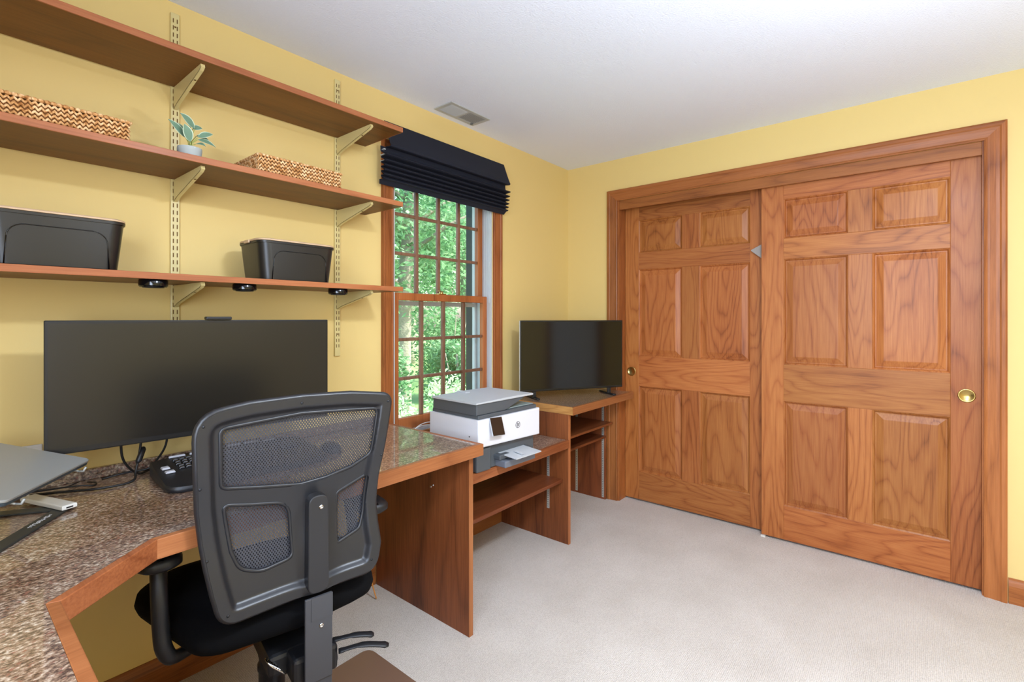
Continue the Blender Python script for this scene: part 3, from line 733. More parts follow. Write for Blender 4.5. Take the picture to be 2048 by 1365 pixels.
obj('edge_band', MB().prism([(2.385, -.551), (2.4035, -.532), (2.4035, -.004), (2.385, -.004)], .748, .7935, 'z', .002), wood('pale_oak_edge', 'y', 'dcae72', 'c8924f', 'a06a34'), tc_, label='pale wooden side edge')
obj('edge_band', MB().box(3.1505, 3.1655, -.532, -.004, .748, .7935, .001), WE['y'], tc_)
obj('shelf', MB().box(2.41, 3.143, -.405, -.01, .552, .567, .002), WC['x'], tc_)
obj('shelf', MB().box(2.41, 3.143, -.352, -.01, .447, .462, .002), WC['x'], tc_)

# ------------------------------------------------------------------ monitor
def framed(p0, p1, z0, z1, th):
    """matrix for a screen whose front bottom-left is p0 and bottom-right p1 (viewer side); local x along width, y depth away from the viewer"""
    a = math.atan2(p1[1] - p0[1], p1[0] - p0[0]); return a, math.dist(p0, p1)
a, w = framed((.227, -.213), (1.022, -.294), 0, 0, 0)
H0, H1 = .926, 1.301
mo = thing('monitor', (.227, -.213, H0), 'wide black computer monitor switched off above the desk', 'monitor', rz=a, local=True)
h = H1 - H0
obj('bezel', MB().box(0, w, 0, .012, 0, h, .003).box(.02, w - .02, .012, .028, .02, h - .02, .006).box(w * .3, w * .7, .028, .05, .08, h - .06, .01), 'bezel', mo)
obj('screen', MB().box(.008, w - .008, -.0006, .0004, .017, h - .009), 'screen_m', mo)
obj('mount_arm', MB().box(w / 2 - .05, w / 2 + .05, .05, .06, .11, .21, .003).box(w / 2 - .02, w / 2 + .02, .06, .185, .14, .18, .004), 'blk', mo)
wc = obj('webcam', MB().box(w * .483, w * .578, -.008, .02, h + .0005, h + .011, .003), 'blk', mo)
# ------------------------------------------------------------------ television
a, w = framed((2.414, -.144), (3.053, -.526), 0, 0, 0)
tv = thing('television', (2.414, -.144, .7935), 'small flat television switched off on the corner cabinet', 'television', rz=a, local=True)
z0, z1 = .044, 1.290 - .7935
obj('casing', MB().box(0, w, 0, .014, z0, z1, .003).box(.06, w - .06, .014, .055, z0 + .01, z1 - .08, .01), 'bezel', tv)
obj('side_trim', MB().box(-.0025, .0005, .001, .012, z0 + .002, z1 - .002, .0008), 'zinc', tv, label='pale silver edge')
obj('screen', MB().box(.008, w - .008, -.0006, .0004, z0 + .014, z1 - .009), 'screen_g', tv)
for x in (.10, w - .10):
    obj('foot', MB().box(x - .012, x + .012, .004, .016, .008, z0 + .02, .003).box(x - .012, x + .012, -.065, .12, .0005, .010, .004), 'blk', tv)

# ------------------------------------------------------------------ printer
pr = thing('printer', (1.600, -.552, .6062), 'white and grey all-in-one printer with open paper tray beside the window', 'printer', rz=R(-2.4), local=True)
PW, PD = .439, .345
zb, zt = .105, .240     # white body
obj('base', MB().box(.012, PW - .012, .03, PD - .01, .0, zb, .006).box(.0, .095, .012, .05, 0.0, zb, .008), 'pgrey', pr)
obj('white_body', MB().prism([(0, zb + .01), (PW, zb), (PW, zt), (0, zt)], 0, PD, 'y', .006), 'pwhite', pr)
obj('scanner_tray', MB().box(.012, PW - .012, .012, PD - .008, zt + .0003, zt + .018, .004), 'pgrey', pr)
# document feeder: dark body sloping to the right, pale lid on top
obj('document_feeder', MB().prism([(.006, zt + .0185), (.200, zt + .0185), (.335, zt + .062), (.335, zt + .068), (.006, zt + .068)], .018, PD - .02, 'y', .004), 'pgrey', pr)
obj('feeder_lid', MB().prism([(.0, zt + .0685), (.40, zt + .0685), (.405, zt + .073), (.400, zt + .078), (.24, zt + .080), (.0, zt + .076)], .012, PD - .015, 'y', .003).box(.16, .19, PD - .09, PD - .02, zt + .078, zt + .085, .002), 'plid', pr)
obj('glass_lid', MB().box(.20, PW - .016, .03, PD - .03, zt + .0185, zt + .023, .002), mat('grey_green_lid', '8f9b98', .4), pr)
sp = MB().box(-.040, .040, -.008, .0, -.043, .043, .003, mtx=Matrix.Translation((.105, -.010, .199)) @ Matrix.Rotation(R(-20), 4, 'X') @ Matrix.Rotation(R(4), 4, 'Y'))
cp = obj('control_panel', sp, 'plid', pr)
obj('touch_screen', MB().box(-.038, .038, -.0092, -.008, -.041, .041, .001, mtx=Matrix.Translation((.105, -.010, .199)) @ Matrix.Rotation(R(-20), 4, 'X') @ Matrix.Rotation(R(4), 4, 'Y')), mat('brown_screen', '2a1d16', .3), cp)
obj('usb_port', MB().box(-.0008, .001, .055, .063, zb + .052, zb + .058, .001), 'logo', pr)
# round maker's mark on the front: ring with slanted letters
lg = MB(); c = (.268, -.0006, .180); rr = .0165
n = 40
def arcring(mb, cx, cz, r, w, y, a0=0, a1=360):
    n = 40; pts = [(cx + (r) * math.cos(R(a0 + (a1 - a0) * k / n)), cz + r * math.sin(R(a0 + (a1 - a0) * k / n))) for k in range(n + 1)]
    pi = [(cx + (r - w) * math.cos(R(a0 + (a1 - a0) * k / n)), cz + (r - w) * math.sin(R(a0 + (a1 - a0) * k / n))) for k in range(n + 1)]
    for k in range(n): mb.prism([pts[k], pts[k + 1], pi[k + 1], pi[k]], y, y + .0006, 'y')
arcring(lg, c[0], c[2], rr, .0022, -.0006)
def slant(x0, z0_, z1_, w_=.0022):
    s_ = .30; lg.prism([(c[0] + x0 + z0_ * s_, c[2] + z0_), (c[0] + x0 + w_ + z0_ * s_, c[2] + z0_), (c[0] + x0 + w_ + z1_ * s_, c[2] + z1_), (c[0] + x0 + z1_ * s_, c[2] + z1_)], -.0006, 0, 'y')
def bar(x0, x1, z_, w_=.0020):
    s_ = .30; lg.prism([(c[0] + x0 + z_ * s_, c[2] + z_), (c[0] + x1 + z_ * s_, c[2] + z_), (c[0] + x1 + (z_ + w_) * s_, c[2] + z_ + w_), (c[0] + x0 + (z_ + w_) * s_, c[2] + z_ + w_)], -.0006, 0, 'y')
slant(-.0085, -.007, .0145); slant(-.0035, -.007, .005); bar(-.0085, -.0013, .005)              # h
slant(.0010, -.0145, .007); slant(.0060, -.005, .005); bar(.0010, .0082, .005); bar(.0010, .0082, -.007)   # p
obj('logo', lg, 'logo', pr, label='round printed maker mark with slanted letters hp')
tr = MB().box(.14, .36, -.035, .06, .002, .034, .005)
trp = obj('paper_tray', tr, 'ptray', pr)
obj('output_flap', MB().prism([(-.085, .048), (.10, .060), (.10, .066), (-.085, .053)], .160, .345, 'x', .001).prism([(-.068, .056), (-.02, .062), (-.02, .066), (-.070, .060)], .22, .235, 'x'), 'plid', trp)
obj('tray_insert', MB().box(.13, .20, -.01, .05, .036, .060, .005), 'pgrey', trp); obj('tray_stop', MB().box(.345, .365, .0, .03, .035, .060, .004), 'pgrey', trp)

# white cable behind printer
single('printer_cable', MB().tube(smoothp([(1.56, -.05, .62), (1.60, -.06, .68), (1.66, -.06, .74), (1.72, -.09, .76), (1.76, -.12, .74)], 5), .0025, 6).tube(smoothp([(1.55, -.09, .62), (1.58, -.08, .70), (1.65, -.08, .745), (1.72, -.12, .75)], 5), .0025, 6), 'hub',
       'thin white cable looping behind the printer', 'cable')

# ------------------------------------------------------------------ laptop, stand, hub
K = Vector((.315, -.28, .915)); d2 = Vector((-.577, -.817, 0)).normalized(); d1h = Vector((-.817, .577, 0)).normalized()
til = R(16); d1 = d1h * math.cos(til) + Vector((0, 0, math.sin(til))); nrm = d1.cross(d2); nrm = nrm if nrm.z > 0 else -nrm
ml = Matrix((tuple(-d2), tuple(d1), tuple(nrm))).transposed().to_4x4(); ml.translation = K + d2 * .33   # local x along the front edge to the K corner, y depth, z up
lp = thing('laptop', (.05, -.33, .90), 'closed grey laptop lying on a dark stand at the left of the desk', 'laptop')
LW, LD = .33, .235
obj('lid', loft([[(x, y, z) for x, y in rrect(i, LW - i, i, LD - i, .014)] for i, z in ((.0005, -.006), (0, -.004), (0, -.001), (.001, 0))]), 'laptop', lp)
lp.children[0].data.transform(Matrix.Translation((.05, -.33, .90)));
lp.children[0].data.transform(ml); lp.children[0].data.transform(Matrix.Translation((-.05, .33, -.90)))
def mtobj(name, mb, mats, parent, mtx, off, **k):
    o = obj(name, mb, mats, **k); o.data.transform(mtx); o.data.transform(Matrix.Translation(-Vector(off))); o.parent = parent; FR[o.name] = FR[parent.name]; return o
mtobj('base_half', loft([[(x, y, z) for x, y in rrect(i, LW - i, i, LD - i, .014)] for i, z in ((.004, -.0165), (.001, -.014), (.0005, -.0065))]), 'lapedge', lp, ml, (.05, -.33, .90))
# stand
so = (.05, -.33, DZ1)
ls = thing('laptop_stand', so, 'dark metal folding stand under the laptop', 'laptop stand')
KS = Vector((.286, -.268, DZ1 + .0008))
def bar3(a, b, w_, t_):
    a = Vector(a); b = Vector(b); d = (b - a).normalized(); s_ = Vector((-d.y, d.x, 0)) * w_ / 2
    return [a + s_, a - s_, b - s_, b + s_]
m = MB(); q = bar3(KS + d1h * .018 - d2 * .0, KS + d1h * .018 + d2 * .36, .036, .005)
m.prism([(p.x, p.y) for p in q], DZ1 + .0008, DZ1 + .006, 'z', .0015)
obj('front_bar', m, 'stand', ls)
e0 = KS + d1h * .03 + d2 * .012
m = MB(); q = bar3(KS + d1h * .02 + d2 * .02, KS + d1h * .25 + d2 * .03, .034, .005); m.prism([(p.x, p.y) for p in q], DZ1 + .0008, DZ1 + .006, 'z', .0015)
q = bar3(KS + d1h * .02 + d2 * .33, KS + d1h * .25 + d2 * .30, .034, .005); m.prism([(p.x, p.y) for p in q], DZ1 + .0008, DZ1 + .006, 'z', .0015)
obj('foot_bar', m, 'stand', ls)
for e in (.05, .29):   # inclined legs rising from back of base to under the laptop
    b0 = KS + d1h * .22 + d2 * e; t0 = K + d1 * .10 + d2 * e - nrm * .0190
    obj('leg', MB().tube([b0 + Vector((0, 0, .012)), t0], .010, 4, flat=.4), 'stand', ls)
    u0 = K + d1 * (-.002) + d2 * e - nrm * .0195
    obj('support_arm', MB().tube([u0, K + d1 * .215 + d2 * e - nrm * .0195], .0024, 6).tube([u0, u0 - d1 * .010 + nrm * .002, u0 - d1 * .012 + nrm * .014], .003, 6), 'laptop', ls)
tx = MB(); rt = random.Random(3); p = KS + d1h * .019 + d2 * .075
for k in range(9):   # small pale lettering, not legible in the photograph
    c0 = p + d2 * (.0095 * k); wd = .0065; ht = rt.choice((.006, .009, .009))
    q = [c0 - d1h * ht / 2, c0 + d1h * ht / 2, c0 + d1h * ht / 2 + d2 * .002, c0 - d1h * ht / 2 + d2 * .002]
    tx.prism([(a.x, a.y) for a in q], DZ1 + .006, DZ1 + .0064)
    for f in rt.sample((-.45, 0, .45), rt.choice((1, 2))):
        q = [c0 + d1h * (ht * f - .001), c0 + d1h * (ht * f + .001), c0 + d1h * (ht * f + .001) + d2 * wd, c0 + d1h * (ht * f - .001) + d2 * wd]
        tx.prism([(a.x, a.y) for a in q], DZ1 + .006, DZ1 + .0064)
obj('lettering', tx, 'text', ls, label='small pale lettering')
# hub resting on the stand's corner
ha = Vector((.205, -.130, 0)); hb = Vector((.266, -.308, 0)); hd = (hb - ha).normalized(); hs = Vector((-hd.y, hd.x, 0)) * .017
hz = DZ1 + .0066
hbx = thing('usb_hub', ((ha.x + hb.x) / 2, (ha.y + hb.y) / 2, hz), 'white rectangular usb hub on the dark stand under the laptop', 'usb hub')
obj('body', MB().prism([tuple((ha + hs)[:2]), tuple((ha - hs)[:2]), tuple((hb - hs)[:2]), tuple((hb + hs)[:2])], hz, hz + .0125, 'z', .003), 'hub', hbx)
pe = hb + hd * .0002
obj('port', MB().prism([tuple((pe + hs * .45)[:2]), tuple((pe - hs * .45)[:2]), tuple((pe - hs * .45 + hd * .0006)[:2]), tuple((pe + hs * .45 + hd * .0006)[:2])], hz + .004, hz + .0075), 'blk', hbx)
obj('cord', MB().tube(smoothp([tuple(ha - hd * -.004 + Vector((0, 0, hz + .008))), tuple(ha - hd * .012 + Vector((-.0, 0, hz + .03))), tuple(ha - hd * .004 + Vector((-.01, 0, hz + .075)))], 5), .0032, 8), 'hub', hbx)

# ------------------------------------------------------------------ keyboard and mouse
kb = thing('keyboard', (.725, -.255, DZ1 + .0006), 'black ergonomic keyboard on the desk behind the chair back', 'keyboard', rz=R(-3), local=True)
def kb_outline(s_=1.0):
    pts = []
    n = 24
    def back(x): return .118 + .035 * math.cos(x / .25 * math.pi / 2 * .9) - .028 - .02 * (abs(x) / .25) ** 2
    def front(x): return -.125 - .020 * math.cos(x / .25 * math.pi / 2) + .012 * math.cos(x / .25 * math.pi * 1.5)
    xs = [-.25 + .5 * k / n for k in range(n + 1)]
    lo = [(x, front(x)) for x in xs]; hi = [(x, back(x)) for x in reversed(xs)]
    pts = lo + hi; c = len(pts)
    # round the ends
    pts = [(x * s_, y * s_) for x, y in pts]
    return pts
def roundpoly(pts, r, seg=5, rs=None):
    out = []; n = len(pts)
    for i in range(n):
        p = Vector(pts[i]); a = Vector(pts[i - 1]); b = Vector(pts[(i + 1) % n]); u = (a - p).normalized(); v = (b - p).normalized()
        if u.angle(v) > R(158): out.append(tuple(p)); continue
        rr_ = rs.get(i, r) if rs else r; p0 = p + u * rr_; p1 = p + v * rr_
        for k in range(seg + 1):
            t = k / seg; out.append(tuple((1 - t) ** 2 * p0 + 2 * t * (1 - t) * p + t * t * p1))
    return out
ko = [(-.25, -.10), (-.225, -.135), (-.12, -.150), (0, -.142), (.12, -.150), (.225, -.135), (.25, -.10), (.245, .09), (.225, .118), (.10, .150), (0, .158), (-.10, .150), (-.225, .118), (-.245, .09)]
ko = smoothp(ko + [ko[0]], 4)[:-1]
def slope(y): return .016 + (y + .15) / .30 * .034
rings = []
for s_, dz in ((.985, None), (1, .006), (1, -.006), (.985, 0)):
    rings.append([(x * s_, y * s_, (0 if dz is None else (.006 if dz == .006 else slope(y) + dz))) for x, y in ko])
obj('body', loft(rings), 'blk', kb, auto=40)
keymesh = None
def addkey(x, y, w_=.0165, d_=.0165, mname='key', nm='key'):
    global keymesh
    z = slope(y) + .0005
    m = MB(); t_ = .0055
    b = loft([[(px_, py_, zz) for px_, py_ in rrect(x - w_ / 2 + i, x + w_ / 2 - i, y - d_ / 2 + i, y + d_ / 2 - i, .002, 2)] for i, zz in ((0, z), (.0005, z + .003), (.002, z + t_))])
    return obj(nm, b, mname, kb)
for r in range(5):
    for c_ in range(14):
        x = -.178 + c_ * .0195 + (r % 2) * .003; y = .085 - r * .0195 + .016 * (math.cos((x + .04) / .16 * math.pi / 2) if abs(x + .04) < .16 else 0)
        if r == 4 and 3 < c_ < 10:
            if c_ == 6: addkey(x, y - .002, .105, .018)
            continue
        addkey(x, y)
for r in range(4):
    for c_ in range(3): addkey(.145 + c_ * .0195, .075 - r * .0195)
for k in range(6): addkey(-.165 + k * .06, .125 + (.010 if 1 < k < 5 else -.004), .048, .012, 'keyw', 'media_key')
addkey(-.218, .03, .022, .026, 'keyw', 'media_key'); addkey(-.214, -.008, .026, .020, 'keyw', 'media_key')
ms = thing('computer_mouse', (1.03, -.30, DZ1 + .0006), 'dark computer mouse on the desk seen through the chair mesh', 'mouse')
def halfell(c, r, n=20, k=8):
    b = MB(); rr = []
    for i in range(k + 1):
        t = i / k * math.pi / 2; rr.append([(c[0] + r[0] * math.cos(t) * math.cos(2 * math.pi * j / n) + .0001 * math.cos(j), c[1] + r[1] * math.cos(t) * math.sin(2 * math.pi * j / n), c[2] + r[2] * math.sin(t)) for j in range(n)])
    return loft(rr)
obj('body', halfell((1.03, -.30, DZ1 + .0006), (.034, .055, .036)), 'blk', ms, auto=60)
obj('scroll_wheel', MB().lathe([(.008, -.003), (.009, 0), (.008, .003)], mtx=Matrix.Translation((1.03, -.275, DZ1 + .031)) @ Matrix.Rotation(R(90), 4, 'Y'), n=16), 'zinc', ms)

# cables
zd = DZ1 + .0055
def cable(pts, r, label, name='black_cable'):
    return single(name, MB().tube(smoothp(pts, 6), r, 8), 'cable', label, 'cable', 'black cables on the desk')
cable([(.47, -.13, .96), (.465, -.12, .88), (.452, -.13, .82), (.435, -.16, zd), (.36, -.165, zd), (.30, -.13, zd), (.22, -.085, zd), (.14, -.07, zd), (.06, -.065, zd)], .0036, 'thick black cable running from the monitor down and left across the desk')
cable([(.415, -.125, .96), (.42, -.115, .87), (.445, -.10, .82), (.475, -.085, zd), (.51, -.06, zd), (.60, -.05, zd)], .0036, 'black cable curving from the monitor down behind the keyboard')
cable([(.545, -.12, .96), (.54, -.105, .88), (.52, -.085, .83), (.495, -.075, zd + .008), (.44, -.07, zd + .008), (.38, -.06, zd)], .0034, 'black cable hanging straight from the monitor to the back of the desk')
cable([(.345, -.06, zd), (.36, -.085, zd), (.352, -.115, zd), (.315, -.115, zd + .008), (.26, -.09, zd + .008), (.19, -.065, zd + .008), (.12, -.05, zd)], .0024, 'thin black cable looping behind the laptop stand')
cable([(.33, -.035, zd), (.29, -.07, zd), (.24, -.06, zd), (.18, -.045, zd), (.12, -.04, zd)], .0016, 'thinnest black cable near the wall behind the laptop')
fb = thing('cable_adapter', (.475, -.11, .865), 'small black adapter barrel on the cable below the monitor', 'adapter')
obj('barrel', MB().tube([(.455, -.128, .842), (.46, -.127, .848), (.474, -.118, .882), (.477, -.116, .888)], [.004, .0085, .0085, .004], 12), 'blk', fb)

# outlet plate above the desk, its top seen behind the laptop
ot = thing('wall_outlet', (.215, -.003, .855), 'white electrical outlet plate low on the wall behind the laptop', 'outlet')
obj('cover_plate', MB().box(.18, .25, -.006, -.0005, .845, .925, .002), 'hub', ot)

# cord by the side panel near the floor
single('orange_cord', MB().tube(smoothp([(1.425, -.03, .30), (1.40, -.05, .27), (1.37, -.08, .22), (1.35, -.10, .15), (1.35, -.11, .08), (1.36, -.13, .006)], 6), .003, 8), 'cord', 'thin orange cord hanging beside the desk side panel near the floor', 'cord')

# chair mat
single('chair_mat', MB().prism(roundpoly([(-.05, -.39), (1.142, -.39), (1.142, -1.55), (-.05, -1.55)], .04), .0005, .004, 'z', .001), 'mat_pl', 'brown translucent-looking vinyl chair mat on the carpet under the chair', 'chair mat')

# ------------------------------------------------------------------ office chair
yaw = math.atan2(-.188, .982)
CB = (.668, -.776)
ch = thing('office_chair', (CB[0], CB[1], 0), 'black mesh-back office chair pushed up to the desk', 'office chair', rz=yaw, local=True)
# back shell as a relief grid: outline and openings as polygons, smooth boundary
def poly_sdf(pts):
    segs = [(Vector(pts[i]), Vector(pts[(i + 1) % len(pts)])) for i in range(len(pts))]
    A = [(a.x, a.y, b.x - a.x, b.y - a.y) for a, b in segs]; inv = [1 / (c * c + d * d) for _, _, c, d in A]
    def f(x, y):
        best = 1e9; inside = False; cp = None
        for (ax, ay, dx, dy), iv in zip(A, inv):
            t = ((x - ax) * dx + (y - ay) * dy) * iv; t = 0 if t < 0 else (1 if t > 1 else t)
            qx = ax + dx * t; qy = ay + dy * t; d = (x - qx) ** 2 + (y - qy) ** 2
            if d < best: best = d; cp = (qx, qy)
            by = ay + dy
            if (ay > y) != (by > y) and x < ax + (y - ay) / (dy) * dx: inside = not inside
        d = math.sqrt(best); return (-d if inside else d), cp
    return f
XO = .008
def sym(pts): return pts + [(-x, z) for x, z in reversed(pts)]
outer = roundpoly([(-.190, .556), (.200, .568), (.216, .64), (.210, .70), (.208, .76), (.214, .84), (.228, .93), (.248, 1.075), (.13, 1.090), (0, 1.094), (-.13, 1.090), (-.248, 1.074), (-.243, .93), (-.239, .84), (-.230, .76), (-.221, .70), (-.210, .64)], .038, 6, {7: .026, 11: .062})
up_ = roundpoly([(-.192, .886), (-.10, .868), (0, .852), (.07, .858), (.14, .876), (.197, .906), (.214, 1.040), (.0, 1.050), (-.195, 1.036)], .016, 4)
wl_ = roundpoly([(-.186, .842), (-.12, .826), (-.045, .812), (-.026, .79), (-.020, .662), (-.10, .650), (-.150, .672), (-.168, .72)], .018, 5)
wr_ = roundpoly([(.100, .806), (.190, .846), (.178, .735), (.165, .690), (.096, .664)], .012, 5)
fo, fu, fl_, fr_ = poly_sdf(outer), poly_sdf(up_), poly_sdf(wl_), poly_sdf(wr_)
def curve_y(z):   # forward bulge of the back profile
    t = (z - .56) / .52
    return .004 + .024 * math.exp(-((t - .42) / .26) ** 2) + .0 * t
def wrap_y(x): return -.9 * x * x * 0 + .35 * x * x * -.6
def relief(x, z, do, dh):
    """extra thickness towards the viewer: outer rim, groove, inner bead"""
    y = 0
    q_ = min(1, max(0, (do - .022) / .018)); y += .001 + .015 * (.5 + .5 * math.cos(math.pi * q_))
    y += .014 * math.exp(-((x - .038) / .045) ** 2) * (1 if z < .86 else max(0, 1 - (z - .86) / .03))
    return y
G = .0038
b = bmesh.new(); vid = {}
nx = int(.54 / G) + 2; nz = int(.56 / G) + 2
S = {}
for i in range(nx + 1):
    for j in range(nz + 1):
        x = -.27 + i * G; z = .545 + j * G
        o_, co = fo(x, z); 
        cand = [(-o_, co)]
        for f in (fu, fl_, fr_):
            d, cp = f(x, z); cand.append((d, cp))
        m_, cp = min(cand, key=lambda t: t[0]); S[i, j] = (m_, cp, x, z)
keep = []
for i in range(nx):
    for j in range(nz):
        c4 = [(i, j), (i + 1, j), (i + 1, j + 1), (i, j + 1)]
        if sum(S[c][0] for c in c4) / 4 > 0: keep.append(c4)
cnt = {}
for c4 in keep:
    for c in c4: cnt[c] = cnt.get(c, 0) + 1
def vert(c):
    if c in vid: return vid[c]
    m_, cp, x, z = S[c]
    if cnt[c] < 4 or m_ <= 0: x, z = cp
    do = -fo(x, z)[0]; dh = min(f(x, z)[0] for f in (fu, fl_, fr_))
    v = b.verts.new((x, curve_y(z) + wrap_y(x) - relief(x, z, max(0, do), max(0, dh)), z)); vid[c] = v; return v
for c4 in keep:
    vs = [vert(c) for c in c4]
    try: b.faces.new(vs)
    except ValueError: pass
bmesh.ops.recalc_face_normals(b, faces=b.faces)
if sum(f.normal.y for f in b.faces) > 0: bmesh.ops.reverse_faces(b, faces=b.faces)
# thickness: duplicate pushed forward, bridge
geo = bmesh.ops.duplicate(b, geom=b.verts[:] + b.edges[:] + b.faces[:])
vm = geo['vert_map']
bes = [e for e in b.edges if len(e.link_faces) == 1]
newv = [g for g in geo['geom'] if isinstance(g, bmesh.types.BMVert)]
for v in newv:
    v.co.y = curve_y(v.co.z) + wrap_y(v.co.x) + .008
for f in [g for g in geo['geom'] if isinstance(g, bmesh.types.BMFace)]: f.normal_flip()
bmesh.ops.bridge_loops(b, edges=bes) if False else None
newset = set(newv)
for e in bes:
    if e.verts[0] in newset: continue
    a_, c_ = e.verts; 
    try: b.faces.new((a_, c_, vm[c_], vm[a_]))
    except Exception: pass
bmesh.ops.recalc_face_normals(b, faces=b.faces)
m = MB(); m._merge(b, 0, True)
def loop3(poly, r_, dy, inset=0):
    f_ = [Vector((x, z)) for x, z in poly]; n = len(f_); pts = []
    for i in range(n):
        c_ = f_[i]
        if pts and (Vector((pts[-1][0], pts[-1][2])) - c_).length < .003: continue
        pts.append((c_.x, curve_y(c_.y) + wrap_y(c_.x) + dy, c_.y))
    fine = []
    for i in range(len(pts)):
        a_ = Vector(pts[i]); c_ = Vector(pts[(i + 1) % len(pts)]); k_ = max(1, int((c_ - a_).length / .02))
        for q_ in range(k_):
            p_ = a_.lerp(c_, q_ / k_); fine.append((p_.x, curve_y(p_.z) + wrap_y(p_.x) + dy, p_.z))
    m.tube(fine, r_, 10, closed=True)
loop3(outer, .0095, -.004)
for P_ in (up_, wl_, wr_): loop3(P_, .0052, .001)
obj('back_frame', m, 'chair', ch, auto=50)
# mesh fabric in front of the shell
b = bmesh.new(); g2 = .02; vv = {}
for i in range(24):
    for j in range(25):
        c4 = [(i, j), (i + 1, j), (i + 1, j + 1), (i, j + 1)]
        xs = [-.24 + c[0] * g2 for c in c4]; zs = [.575 + c[1] * g2 for c in c4]
        if max(fo(x, z)[0] for x, z in zip(xs, zs)) < -.004:
            fs = []
            for c, x, z in zip(c4, xs, zs):
                if c not in vv: vv[c] = b.verts.new((x, curve_y(z) + wrap_y(x) + .010, z))
                fs.append(vv[c])
            b.faces.new(fs)
m = MB(); m._merge(b, 0, True); obj('mesh_fabric', m, 'mesh', ch, label='see-through woven mesh')
# rivets round the rim
for x, z in ((-.232, 1.05), (-.005, 1.080), (.238, 1.06), (-.222, .72), (-.18, .578), (.19, .60), (-.238, .9), (.222, .9)):
    rv = MB().ell((x, curve_y(z) + wrap_y(x) - .0165, z), (.0035, .0018, .0035), u=8, v=6); obj('rivet', rv, 'blk', ch)
# spine plate with rounded top, then grey J bar
sx_ = .030; yb_ = -.034
pl = roundpoly([(sx_ - .028, .570), (sx_ + .028, .570), (sx_ + .026, .832), (sx_ - .026, .832)], .024, 6)
obj('spine_plate', MB().prism(pl, yb_ - .006, yb_ + .028, 'y', .003), 'chair', ch)
jb = MB(); jb.box(sx_ - .036, sx_ + .036, yb_ - .008, yb_ + .0, .335, .562, .0025)
jb.prism([(sx_ - .020, .50), (sx_ - .020, .562), (sx_ + .036, .562), (sx_ + .036, .50)], yb_ - .0095, yb_ - .008, 'y')
obj('j_bar', jb, 'chairgrey', ch, label='flat grey steel support bar')
jb = MB(); jb.box(sx_ - .031, sx_ + .036, yb_ - .004, yb_ + .004, .20, .345, .002).tube([(sx_, yb_, .22), (sx_, yb_ + .02, .19), (sx_, yb_ + .06, .17), (sx_, .14, .17)], .03, 8, flat=.3)
obj('lower_bar', jb, 'chairgrey', ch)
sc = MB()
for z in (.800, .482, .312):
    mt = Matrix.Translation((sx_ + .006, yb_ - (.0062 if z > .7 else .0078), z)) @ Matrix.Rotation(R(90), 4, 'X')
    sc.lathe([(.0062, -.001), (.0062, .002), (.0045, .0035), (.002, .0035), (.002, .001), (0, .001)], mtx=mt, n=16)
obj('screws', sc, 'chrome', ch)
# seat
sp_ = roundpoly([(-.235, .03), (-.282, .17), (-.358, .40), (-.285, .495), (-.02, .52), (.20, .50), (.262, .42), (.262, .20), (.235, .05), (0, .012)], .055, 5)
rings = []; cx_, cy_ = -.02, .26
for f_, z in ((.74, .446), (.90, .450), (.975, .464), (1, .484), (.985, .508), (.90, .526), (.72, .537), (.45, .540)):
    rings.append([(cx_ + (x - cx_) * f_, cy_ + (y - cy_) * f_, z) for x, y in sp_])
obj('seat', loft(rings), 'seat', ch, auto=80)
# armrests
for s_ in (-1, 1):
    xx = -.302 if s_ < 0 else .262
    pad = loft([[(x, y, z) for x, y in rrect(xx - .05 + i, xx + .045 - i, .095 + i, .345 - i, .035, 6)] for i, z in ((.008, .678), (.0, .686), (.0, .700), (.006, .708), (.02, .711))])
    ap = obj('armrest_pad', pad, 'blk', ch, auto=60)
    xp, yp = (-.306, .13) if s_ < 0 else (.235, .24); k_ = -s_
    post = MB().tube(smoothp([(xp, yp + .03, .68), (xp, yp, .60), (xp + .004 * k_, yp, .52), (xp + .010 * k_, yp, .472), (xp + .030 * k_, yp + .01, .437), (xp + .08 * k_, yp + .04, .430), (xp + .19 * k_, yp + .06, .440)], 4), .019, 10, flat=.75)
    obj('arm_post', post, 'blk', ch)
# mechanism, gas lift, levers, base
obj('seat_mechanism', MB().box(-.075, .085, .04, .32, .335, .396, .012).box(-.03, .09, -.022, .05, .33, .40, .01), 'blk', ch)
sp = MB()
for k in range(5): sp.lathe([(.020, -.002), (.022, 0), (.020, .002)], mtx=Matrix.Translation((-.07 + k * .006, .035, .385 - k * .006)) @ Matrix.Rotation(R(50), 4, 'Y'), n=16)
obj('tension_spring', sp, 'chrome', ch, label='bright steel spring coils')
obj('gas_lift', MB().lathe([(.0, .39), (.030, .39), (.030, .34), (.036, .335), (.036, .33), (.034, .325), (.034, .31), (.038, .305), (.038, .29), (.035, .285), (.035, .12), (0, .12)], (-.035, .17, 0), 28), 'blk', ch, auto=40)
lv = [((.085, .01, .395), (.14, -.012, .398), (.19, -.03, .388)), ((.09, -.022, .378), (.15, -.045, .383), (.215, -.075, .370))]
for p in lv: obj('lever', MB().tube(smoothp(p, 5), [.012] * 2 + [.010] * 3 + [.013] * 4 + [.015, .008], 8, flat=.35), 'blk', ch)
obj('tension_knob', MB().lathe([(0, -.03), (.020, -.03), (.024, -.02), (.024, .02), (.02, .028), (0, .028)], mtx=Matrix.Translation((.083, .06, .318)) @ Matrix.Rotation(R(90), 4, 'Y'), n=20), 'blk', ch)
bc = Vector((-.035, .17, 0))
obj('hub', MB().lathe([(0, .135), (.045, .13), (.05, .09), (0, .085)], tuple(bc), 24), 'blk', ch)
